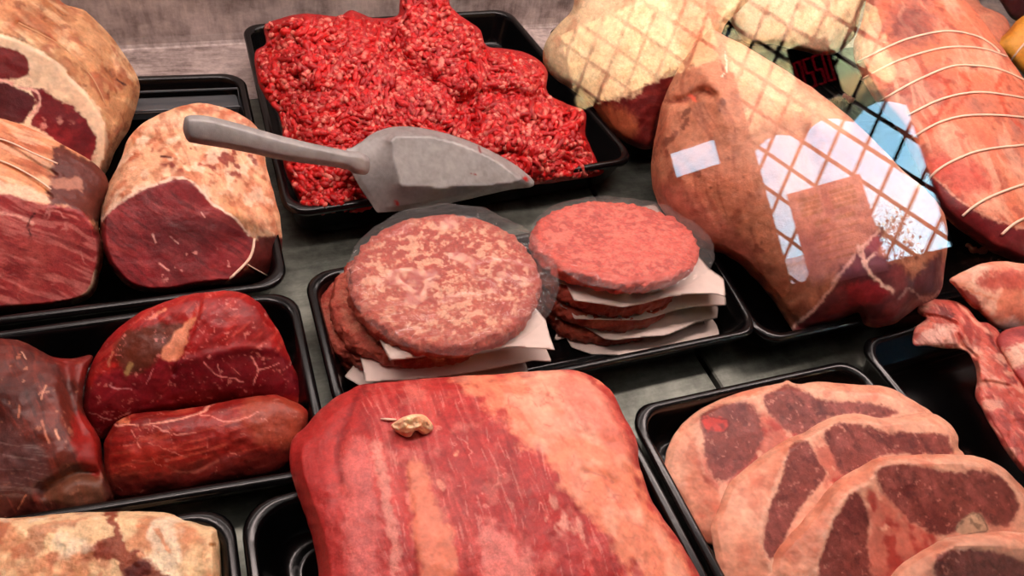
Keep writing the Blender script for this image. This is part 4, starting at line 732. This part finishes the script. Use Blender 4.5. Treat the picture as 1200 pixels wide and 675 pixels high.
# ------------------------------------------------------------------ burger patties
def patty(cx, cy, zt, rx, ry, th, tx, ty, seed, label, pale=.5, pink=False):
    nr, na = 80, 420; V = []; rr = []
    A = np.linspace(0, 2 * np.pi, na, endpoint=False); ca, sa = np.cos(A), np.sin(A)
    wob = 1 + .022 * fbm(np.column_stack([ca * 1.6, sa * 1.6, np.zeros(na) + seed]), seed, 4) + .012 * fbm(np.column_stack([ca * 9, sa * 9, np.zeros(na) + seed]), seed + 1, 3)
    prof = [(r, 0.) for r in np.linspace(.02, .955, nr)] + [(.968, -.0003), (.978, -.0009), (.988, -.0016), (.996, -.0026), (1.001, -.0037), (1.005, -.0048), (1.007, -.006), (1.007, -.0072), (1.004, -.0085), (.998, -.0097), (.985, -th + .001), (.95, -th)] + [(r, -th) for r in (.8, .5, .2, .02)]
    for r, dz in prof:
        V.append(np.column_stack([cx + r * rx * wob * ca, cy + r * ry * wob * sa, np.full(na, dz)]))
    V = np.array(V).reshape(-1, 3); q = V * [1, 1, 1] + [0, 0, seed * .37]
    edge = ss(.8, 1., np.repeat([p[0] for p in prof], na))
    disp = (.0005 + .0010 * edge) * fbm(q * 330, seed, 4) + .0012 * fbm(q * 60, seed + 2, 2); V[:, 2] += disp
    rad = 1 + edge * .032 * fbm(q * 260, seed + 7, 4); V[:, 0] = cx + (V[:, 0] - cx) * rad; V[:, 1] = cy + (V[:, 1] - cy) * rad
    V[:, 2] += zt + tx * (V[:, 0] - cx) + ty * (V[:, 1] - cy)
    a_ = fbm(q * [250, 270, 250], seed + 4, 4); b_ = fbm(q * 700, seed + 5, 3); c_ = fbm(q * 40, seed + 6, 2)
    col = np.tile(lin((186, 88, 68) if not pink else (208, 84, 70)), (len(V), 1))
    m = ss(-.15, .35, a_ + .35 * b_)[:, None] * (1 - .6 * edge[:, None]) * pale; col = col * (1 - m) + lin((232, 168, 138) if not pink else (228, 128, 110)) * m
    m = ss(.15, .5, -a_ + .4 * c_)[:, None] * .6; col = col * (1 - m) + lin((165, 52, 44)) * m
    m = edge[:, None] * .6; col = col * (1 - m) + lin((160, 58, 44) if not pink else (200, 66, 46)) * m
    L_ = len(prof); Fc = np.array([(i * na + k, i * na + (k + 1) % na, (i + 1) * na + (k + 1) % na, (i + 1) * na + k) for i in range(L_ - 1) for k in range(na)])[:, ::-1]
    V = np.vstack([V, V[:na].mean(0), V[-na:].mean(0)]); col = np.vstack([col, col[0], col[-1]])
    o = mesh_obj('burger_patty', V, [tuple(f) for f in Fc] + [(len(V) - 2, k, (k + 1) % na) for k in range(na)] + [(len(V) - 1, (L_ - 1) * na + (k + 1) % na, (L_ - 1) * na + k) for k in range(na)], M['patty'], None, origin=(cx, cy, zt - th), col=col)
    return tag(o, label, 'burger patty', 'raw burger patties')
patty(.1145, .2535, .0595, .0590, .0525, .013, .02, .04, 101, 'top patty of the left burger stack, pale and coarsely marbled', .85)
patty(.1020, .2580, .0410, .0570, .0495, .0125, .04, .02, 103, 'second patty from the top in the left burger stack', .4)
patty(.0935, .2610, .0270, .0550, .0485, .0115, .03, .02, 105, 'third patty from the top in the left burger stack', .4)
patty(.0880, .2600, .0160, .0480, .0440, .010, .03, .0, 107, 'lowest patty of the left burger stack', .3)
patty(.241, .2650, .0590, .0610, .0485, .012, .0, -.18, 111, 'top patty of the right burger stack, smooth and evenly pink', .5, True)
patty(.2400, .2620, .0445, .0575, .0470, .012, .0, -.02, 113, 'second patty from the top in the right burger stack', .3)
patty(.2400, .2610, .0310, .0575, .0480, .0115, .0, 0, 115, 'third patty from the top in the right burger stack', .3)
patty(.2390, .2600, .0180, .0565, .0490, .011, .0, 0, 117, 'lowest patty of the right burger stack', .3)
r3 = tf(600, 230, 3.375); l6 = tf(340, 230, 2.222)
k7 = tf(350, 300, 3.75)
def sheet(pts, zs, label, seed):
    lump('paper_sheet', pts, zs, .0004, .0, [], (232, 214, 206), M['paper'], pw=.3, amp=.0020, freq=26, fine=.0003, smooth=False, edge_jit=0, shell=.00025, seed=seed, step=2.2, floor=.0055, label=label, cat='paper', group='papers between the burgers')
def zpl(z, pts, tilt=0): return [(pts[0], z), (pts[1], z), (pts[2], z)]
def flat(z, b=0.): return [((640, 420), z), ((840, 380), z), ((720, 250), z + b)]
sheet(r3(185, 345, 215, 352, 245, 412, 340, 425, 440, 440, 520, 425, 620, 398, 720, 386, 790, 384, 846, 398, 838, 325, 780, 285, 595, 70, 572, 30, 480, 45, 160, 150, 150, 280), [((655, 350), .0475), ((840, 350), .0475), ((720, 245), .036)], 'topmost white paper of the right burger stack', 121)
sheet(r3(190, 435, 232, 452, 246, 486, 400, 490, 510, 490, 570, 475, 640, 452, 720, 436, 848, 432, 846, 400, 700, 250, 300, 200, 200, 330), flat(.0315, -.001), 'second white paper down in the right burger stack', 123)
sheet(r3(168, 490, 215, 484, 290, 520, 370, 566, 410, 570, 480, 562, 610, 552, 690, 520, 730, 500, 812, 482, 816, 440, 700, 300, 300, 250, 200, 400), flat(.0188), 'third white paper down in the right burger stack', 125)
sheet(r3(165, 572, 215, 560, 235, 598, 310, 625, 500, 637, 600, 625, 720, 590, 840, 546, 838, 528, 812, 485, 700, 350, 300, 300, 200, 450), flat(.0068), 'lowest white paper of the right burger stack, on the tray', 127)
fl = lambda z, b=0.: [((430, 440), z), ((640, 400), z), ((520, 260), z + b)]
sheet(k7(270, 200, 300, 260, 400, 460, 520, 448, 640, 428, 800, 410, 960, 400, 1126, 413, 1104, 350, 1085, 280, 900, 60, 400, -40, 250, 60), fl(.0458, .003), 'topmost white paper of the left burger stack', 131)
sheet(k7(175, 60, 215, 200, 240, 330, 285, 500, 294, 552, 450, 548, 600, 536, 800, 505, 1030, 460, 1114, 466, 1085, 400, 900, 100, 400, 0), fl(.0292, .001), 'middle white paper of the left burger stack', 133)
sheet(k7(112, 98, 210, 68, 500, 40, 900, 200, 1000, 480, 1010, 515, 700, 530, 400, 560, 290, 582, 200, 530, 250, 470, 280, 440, 215, 330, 135, 250), fl(.0165, 0), 'lowest grey-white paper of the left burger stack, corner hanging at left', 135)
# clear film discs over the two stacks
def film(cx, cy, zt, rx, ry, tx, ty, seed, label, droop=.004, wr=()):
    nr, na = 110, 300; V = []; A = np.linspace(0, 2 * np.pi, na, endpoint=False)
    for r in np.linspace(.02, 1, nr): V.append(np.column_stack([cx + r * rx * np.cos(A), cy + r * ry * np.sin(A), np.full(na, zt - droop * max(0, r - .8) ** 2 * 25)]))
    V = np.array(V).reshape(-1, 3); V[:, 2] += tx * (V[:, 0] - cx) + ty * (V[:, 1] - cy) + .0012 * fbm(V * 35, seed, 2) + .0005
    rp = np.repeat(np.linspace(.02, 1, nr), na); V[:, 2] += .0014 * ss(.7, 1, rp) * fbm(V * [70, 200, 1], seed + 3, 2)
    for wa, wb, wh in wr:
        A2, B2 = P(*wa, zt)[:2], P(*wb, zt)[:2]; V[:, 2] += wh * np.exp(-(segdist(V[:, 0], V[:, 1], np.array([A2, B2]), False) / .0012) ** 2)
    n_ = len(V); V = np.vstack([V, V - [0, 0, .00012]])
    f = [(i * na + k, i * na + (k + 1) % na, (i + 1) * na + (k + 1) % na, (i + 1) * na + k) for i in range(nr - 1) for k in range(na)]
    f += [tuple(a + n_ for a in q[::-1]) for q in f] + [((nr - 1) * na + k, (nr - 1) * na + (k + 1) % na, n_ + (nr - 1) * na + (k + 1) % na, n_ + (nr - 1) * na + k) for k in range(na)]
    tag(mesh_obj('clear_film_disc', V, f, M['film'], None, origin=(cx, cy, zt)), label, 'film', 'clear film discs')
film(.1195, .2540, .0640, .0655, .0590, .02, .04, 141, 'clear glossy film disc lying over the left burger stack', wr=[((430, 362), (520, 360), .0010), ((520, 360), (652, 334), .0012), ((515, 372), (645, 350), .0008), ((560, 398), (640, 362), .0010), ((590, 410), (650, 375), .0008)])
film(.2440, .2620, .0635, .0660, .0560, .0, -.18, 143, 'clear film disc lying over the right burger stack')
# ------------------------------------------------------------------ slanted glass front of the case
el = math.radians(30); gn = np.array([0, -math.cos(el), math.sin(el)]); g0 = CAM + (R @ np.array([0, 0, -1.])) * .12
up = np.array([0, math.sin(el), math.cos(el)])
gc = empty('case_glass_front', (g0[0] + .2, -.09, 0), 'slanted clear glass front of the meat case, reflecting a latticed window', 'glass')
def gp(x, s, w): return np.array([x, 0, 0]) + np.array([0, g0[1], g0[2]]) + up * s + gn * w
x0, x1, s0, s1_ = -.7, 1.4, -.285, .40
V = [gp(x, s, w) for x in (x0, x1) for s in (s0, s1_) for w in (0, -.006)]
mesh_obj('glass_pane', V, [(0, 1, 3, 2), (4, 6, 7, 5), (0, 4, 5, 1), (2, 3, 7, 6), (0, 2, 6, 4), (1, 5, 7, 3)], M['glass'], gc, smooth=False)
V = [gp(x, s, w) for x in (x0, x1) for s in (s0 - .012, s0 + .012) for w in (.006, -.012)]
mesh_obj('bottom_rail', V, [(0, 1, 3, 2), (4, 6, 7, 5), (0, 4, 5, 1), (2, 3, 7, 6), (0, 2, 6, 4), (1, 5, 7, 3)], M['alu'], gc, smooth=False)
# ------------------------------------------------------------------ the shop room with its latticed window, seen in the glass
D = 4.5; az = math.radians(45); wu = np.array([math.cos(az), math.sin(az), 0]); wn = np.array([math.sin(az), -math.cos(az), 0])
def mir(px, py, D=D):
    d = nz(ray(px, py)); t = np.dot(g0 - CAM, gn) / np.dot(d, gn); q = CAM + d * t; r = d - 2 * np.dot(d, gn) * gn
    s = (D - np.dot(q, wn)) / np.dot(r, wn); w = q + r * s; return float(w @ wu), float(w[2])
def fr(v): return wu * v[0] + wn * v[1] + np.array([0, 0, v[2]])
room = plain('shop_wall', (84, 62, 56), .8); ceil = plain('shop_ceiling', (120, 108, 100), .9); flo = plain('shop_floor', (70, 62, 56), .6)
k_ = D / 2.7
uL = mir(925, 340)[0]; uR = mir(1125, 290)[0]; zB = mir(1000, 322)[1]; uLL = mir(640, 0)[0]; zb2 = mir(720, 118)[1]; zT = 2.75
p3 = [mir(785, 205), mir(842, 204), mir(835, 158), mir(800, 172)]
ha, hb_ = mir(790, 203), mir(838, 168)
holes = [(uL, uR, zB, zT), (uLL, uL, zb2, zT), (ha[0], hb_[0], ha[1] - .03, hb_[1] + .05)]  # lower left stays wall in place of viewer's silhouette; third opening added for sky glimpse
us = sorted({-3.2, 4.0, uL, uR, uLL, ha[0], hb_[0]}); zz = sorted({-.9, 3.1, zB, zT, zb2, ha[1] - .03, hb_[1] + .05})
gs = []
for a, b in zip(us[:-1], us[1:]):
    for c, d in zip(zz[:-1], zz[1:]):
        mu, mz = (a + b) / 2, (c + d) / 2
        if any(h[0] < mu < h[1] and h[2] < mz < h[3] for h in holes): continue
        gs.append(box_geo(a, b, D + .02, D + .09, c, d, fr))
V, Fc = join(gs); tag(mesh_obj('wall_window', V, Fc, room, smooth=False), 'shop wall with latticed window behind the viewer', kind='structure')
for nm, bx, mt in (('wall_back', (-3.2, 4.0, -3.1, -3.0, -.9, 3.1), room), ('wall_left', (-3.3, -3.2, -3.1, D + .12, -.9, 3.1), room), ('wall_right', (4.0, 4.1, -3.1, D + .12, -.9, 3.1), room), ('ceiling', (-3.3, 4.1, -3.1, D + .12, 3.1, 3.2), ceil), ('floor', (-3.3, 4.1, -3.1, D + .12, -1.0, -.9), flo)):
    V, Fc = box_geo(*bx, fr); tag(mesh_obj(nm, V, Fc, mt, smooth=False), kind='structure')
leadm = plain('lattice_bar', (46, 30, 34), .5); framem = plain('window_frame', (60, 44, 40), .5)
wroot = empty('window_1', fr((uL, D + .06, zB)), kind='structure')
def barseg(a, b, w):
    a = np.array(a); b = np.array(b); d = nz(b - a); n_ = np.array([-d[1], d[0]]) * w / 2; q = [a - n_, a + n_, b + n_, b - n_]
    V = [fr((p[0], D + .05, p[1])) for p in q] + [fr((p[0], D + .07, p[1])) for p in q]
    return V, [(0, 1, 2, 3), (7, 6, 5, 4), (0, 4, 5, 1), (1, 5, 6, 2), (2, 6, 7, 3), (3, 7, 4, 0)]
def lattice(h):
    gs = []; a0, a1_, b0, b1 = h; du = .135 * k_; sl = 1.37; off = mir(913, 229)
    for sgn in (1, -1):
        for i in range(-30, 31):
            u0 = off[0] + i * du - sgn * 0; # line u = u0 + sgn*(z-z0)/sl
            us_ = []
            for z in np.linspace(b0, b1, 400):
                u = u0 + sgn * (z - off[1]) / sl
                if a0 <= u <= a1_: us_.append((u, z))
            if len(us_) > 3: gs.append(barseg(us_[0], us_[-1], .021))
    return join(gs)
for hi_, h in enumerate(holes[:2]):
    V, Fc = lattice(h); mesh_obj('lattice', V, Fc, leadm, wroot, smooth=False)
    gs = [box_geo(h[0] - .0, h[0] + .025, D + .03, D + .09, h[2], h[3], fr), box_geo(h[1] - .025, h[1], D + .03, D + .09, h[2], h[3], fr), box_geo(h[0], h[1], D + .03, D + .09, h[2], h[2] + .03, fr), box_geo(h[0], h[1], D + .03, D + .09, h[3] - .03, h[3], fr)]
    V, Fc = join(gs); mesh_obj('window_frame', V, Fc, framem, wroot, smooth=False)
    V, Fc = box_geo(h[0] + .02, h[1] - .02, D + .075, D + .079, h[2] + .02, h[3] - .02, fr); mesh_obj('pane', V, Fc, M['glass'], wroot, smooth=False)
# notice hanging in the window
cn = [mir(921, 224), mir(1010, 209), mir(1040, 300), mir(1010, 340), mir(960, 345)]
q = [mir(921, 224), mir(1010, 210)]; nw = abs(q[1][0] - q[0][0]); nu, nzt = q[0][0], (q[0][1] + q[1][1]) / 2
PK = N('pink_paper'); d_ = PK.n('ShaderNodeBsdfDiffuse'); t_ = PK.n('ShaderNodeBsdfTranslucent'); x_ = PK.n('ShaderNodeMixShader'); x_.inputs[0].default_value = .85
for z_ in (d_, t_): z_.inputs[0].default_value = (*lin((250, 178, 180)), 1)
PK.l(d_.outputs[0], x_.inputs[1]); PK.l(t_.outputs[0], x_.inputs[2]); PK.l(x_.outputs[0], PK.out.inputs[0])
nr_ = empty('window_notice', fr((nu + nw / 2, D - .03, nzt - nw * 1.45)), 'pink paper notice with two dark blocks of print hanging in the window', 'notice')
V, Fc = box_geo(nu, nu + nw, D - .031, D - .029, nzt - nw * 1.42, nzt, fr); mesh_obj('sheet', V, Fc, PK.m, nr_, smooth=False)
gs = []
for a, b in ((.12, .42), (.55, .88)):
    for j in range(4): gs.append(box_geo(nu + nw * a, nu + nw * b, D - .033, D - .031, nzt - nw * (.17 + .075 * j), nzt - nw * (.12 + .075 * j), fr))
for j, (a, b) in enumerate(((.25, .48), (.55, .8))): gs.append(box_geo(nu + nw * a, nu + nw * b, D - .033, D - .031, nzt - nw * .56, nzt - nw * .50, fr))
for j in range(5): gs.append(box_geo(nu + nw * .2, nu + nw * (.8 - .05 * (j % 3)), D - .033, D - .031, nzt - nw * (.69 + .1 * j), nzt - nw * (.67 + .1 * j), fr))
V, Fc = join(gs); mesh_obj('print', V, Fc, plain('faded_red_print', (120, 50, 45), .8), nr_, smooth=False)
# dark sign with dim red characters hanging in the window
A_, B_ = mir(922, 60), mir(992, 108); su0, su1, sz0, sz1 = A_[0], B_[0] - .02, B_[1] - .02, A_[1] - .02
sg = empty('window_sign', fr(((su0 + su1) / 2, D - .06, sz0)), 'dark sign with dim red characters hanging high in the window', 'sign')
V, Fc = box_geo(su0, su1, D - .07, D - .03, sz0, sz1, fr); mesh_obj('sign_box', V, Fc, plain('sign_dark', (25, 10, 16), .5), sg, smooth=False)
def dig(ch, x, w, z, h):
    seg = {'0': 'abcdef', '5': 'afgcd', '2': 'abged'}[ch]; t = w * .2; o = []
    R_ = {'a': (0, w, h - t, h), 'd': (0, w, 0, t), 'g': (0, w, h / 2 - t / 2, h / 2 + t / 2), 'f': (0, t, h / 2, h), 'e': (0, t, 0, h / 2), 'b': (w - t, w, h / 2, h), 'c': (w - t, w, 0, h / 2)}
    for s_ in seg: a, b, c, d = R_[s_]; o.append(box_geo(x + a, x + b, D - .074, D - .07, z + c, z + d, fr))
    return join(o)
sw = su1 - su0; V, Fc = join([dig(ch, su0 + sw * (.06 + .23 * i), sw * .17, sz0 + (sz1 - sz0) * .25, (sz1 - sz0) * .5) for i, ch in enumerate('0550')])
mesh_obj('characters', V, Fc, plain('red_segments', (120, 10, 25), .5, emis=((220, 20, 50), 1.2)), sg, smooth=False)
# scalloped awning outside the window
aw = N('awning_cloth'); df = aw.n('ShaderNodeBsdfDiffuse'); tl = aw.n('ShaderNodeBsdfTranslucent'); mx = aw.n('ShaderNodeMixShader'); mx.inputs[0].default_value = .55
tc = aw.n('ShaderNodeTexCoord'); nn = aw.n('ShaderNodeTexNoise'); mpp = aw.n('ShaderNodeMapping'); mpp.inputs['Scale'].default_value = (.3, .3, 3); aw.l(tc.outputs['Object'], mpp.inputs[0]); aw.l(mpp.outputs[0], nn.inputs['Vector']); nn.inputs['Scale'].default_value = 1.6
rp = aw.n('ShaderNodeValToRGB'); rp.color_ramp.elements[0].position = .42; rp.color_ramp.elements[1].position = .58; rp.color_ramp.elements[0].color = (*lin((205, 210, 188)), 1); rp.color_ramp.elements[1].color = (*lin((236, 212, 180)), 1)
aw.l(nn.outputs[0], rp.inputs[0]); aw.l(rp.outputs[0], df.inputs[0]); aw.l(rp.outputs[0], tl.inputs[0]); aw.l(df.outputs[0], mx.inputs[1]); aw.l(tl.outputs[0], mx.inputs[2]); aw.l(mx.outputs[0], aw.out.inputs[0])
zA = (mir(905, 150)[1] + mir(960, 130)[1]) / 2; V = []; Fc = []; ux = np.linspace(uLL - 1.2, uR + 1.0, 240); per = .2 * k_
pr = lambda u: zA + .05 * k_ * abs(math.sin(math.pi * (u - uL) / per)) - .03 + (.22 if u < uL - .02 else 0)
for u in ux:
    V += [fr((u, D + .44, pr(u))), fr((u, D + .34, zA + .3)), fr((u, D + .125, 3.05)), fr((u, D + .130, 3.06)), fr((u, D + .352, zA + .3)), fr((u, D + .452, pr(u)))]
for i in range(len(ux) - 1):
    for j in range(6): Fc.append((i * 6 + j, (i + 1) * 6 + j, (i + 1) * 6 + (j + 1) % 6, i * 6 + (j + 1) % 6))
tag(mesh_obj('awning', V, Fc, aw.m, None, origin=fr((uL, D + .3, zA))), 'beige striped awning with scalloped edge outside the window', 'awning')
# outside: ground, low pale building, tree
V, Fc = box_geo(-30, 30, D + .13, D + 60, -1.1, -.95, fr); tag(mesh_obj('ground', V, Fc, plain('pavement', (58, 56, 54), .9), smooth=False), kind='structure')
bq = [mir(915, 312, 14), mir(962, 345, 14)]
V, Fc = box_geo(bq[0][0] - .3, bq[1][0] + .2, 14, 17, -.95, bq[0][1], fr); V2, F2 = box_geo(bq[0][0] - .4, bq[1][0] + .3, 13.9, 17.1, bq[0][1], bq[0][1] + .1, fr)
V, Fc = join([(V, Fc), (V2, F2)]); tag(mesh_obj('outbuilding', V, Fc, plain('pale_render', (215, 190, 190), .8), None, origin=fr((bq[0][0], 15, -.95)), smooth=False), 'low pale building outside, seen at the bottom of the window', 'building')
tb = mir(1048, 330, 9.); tt = mir(1055, 235, 9.); troot = empty('tree', fr((tb[0], 9, -.95)), 'dark twiggy tree outside, reflected low in the window', 'tree')
gs = []; tips = []; rt = random.Random(4)
def br(p, d, L, r, dep):
    q = p + d * L; pts = [p + (q - p) * t + np.array([rt.uniform(-1, 1), rt.uniform(-1, 1), 0]) * L * .05 * (t > 0) for t in (0, .5, 1)]; gs.append(tube_geo(pts, np.linspace(r, r * .65, 3), 5)); tips.append((pts[-1], dep))
    if dep == 0: return
    for _ in range(3 if dep > 1 else 4):
        a = rt.uniform(0, 6.28); t = rt.uniform(.35, .75); s = nz(np.cross(d, [.3, .5, .8])); u_ = np.cross(s, d); br(pts[-1] if rt.random() < .6 else pts[1], nz(d * math.cos(t) + (s * math.cos(a) + u_ * math.sin(a)) * math.sin(t)), L * rt.uniform(.55, .8), r * .6, dep - 1)
Ht = tt[1] + .95; br(fr((tb[0], 9, -.95)), np.array([0, 0, 1.]), Ht * .42, .045, 5)
V, Fc = join(gs); mesh_obj('branches', V, Fc, plain('bark', (38, 34, 44), .9), troot)
lv = []
for p, dep in tips:
    if dep > 1: continue
    for _ in range(3):
        c = p + np.array([rt.uniform(-.07, .07) for _ in range(3)]); a = nz(np.array([rt.uniform(-1, 1) for _ in range(3)])); b = nz(np.cross(a, [.2, .3, .9])); s = .035; lv.append(([c - a * s, c + b * s * .5, c + a * s, c - b * s * .5], [(0, 1, 2, 3)]))
V, Fc = join(lv); mesh_obj('foliage', V, Fc, plain('dark_leaf', (45, 60, 58), .8), troot, smooth=False)
# ------------------------------------------------------------------ light
wd = bpy.data.worlds.new('world'); bpy.context.scene.world = wd; wd.use_nodes = True; nt = wd.node_tree; nt.nodes.clear()
bo = nt.nodes.new('ShaderNodeOutputWorld'); bg = nt.nodes.new('ShaderNodeBackground'); nt.links.new(bg.outputs[0], bo.inputs[0]); tc = nt.nodes.new('ShaderNodeTexCoord'); nn = nt.nodes.new('ShaderNodeTexNoise'); nn.inputs['Scale'].default_value = 3.5; nn.inputs['Detail'].default_value = 4
nt.links.new(tc.outputs['Generated'], nn.inputs['Vector']); rp = nt.nodes.new('ShaderNodeValToRGB'); rp.color_ramp.elements[0].position = .42; rp.color_ramp.elements[1].position = .62; rp.color_ramp.elements[0].color = (.20, .60, 1., 1); rp.color_ramp.elements[1].color = (.52, .84, 1., 1)
nt.links.new(nn.outputs[0], rp.inputs[0]); nt.links.new(rp.outputs[0], bg.inputs[0]); bg.inputs[1].default_value = 9.0
def area(name, loc, tgt, sx, sy, power, col, spread=180):
    l = bpy.data.lights.new(name, 'AREA'); l.shape = 'RECTANGLE'; l.size = sx; l.size_y = sy; l.energy = power; l.color = col; l.spread = math.radians(spread)
    o = bpy.data.objects.new(name, l); C.objects.link(o); o.location = loc; d = Vector(tgt) - Vector(loc); o.rotation_euler = d.to_track_quat('-Z', 'Y').to_euler(); return o
area('case_lamp_front', (.42, .31, .60), (.42, .26, 0), 1.3, .05, 6.8, (1, .80, .74))
area('case_lamp_back', (.30, .56, .55), (.30, .42, 0), 1.5, .04, 3, (1, .84, .78))
area('overhead_fill_light', fr((.3, .8, 2.9)), (.3, .2, 0), 1.2, 1.2, 8, (1, .9, .82))  # unseen fill light added overhead to lift the shadows in the case
su = bpy.data.lights.new('sun', 'SUN'); su.energy = 560; su.angle = .02; su.color = (1, .95, .85); so = bpy.data.objects.new('sun', su); C.objects.link(so); so.rotation_euler = Vector(fr((-.06, -.17, -1))).to_track_quat('-Z', 'Y').to_euler()
sc = bpy.context.scene; sc.view_settings.view_transform = 'Standard'; sc.view_settings.look = 'None'; sc.view_settings.gamma = 1; sc.view_settings.exposure = 0; sc.view_settings.use_curve_mapping = False
sc.cycles.max_bounces = 8; sc.cycles.transparent_max_bounces = 16; sc.cycles.caustics_reflective = False; sc.cycles.caustics_refractive = False
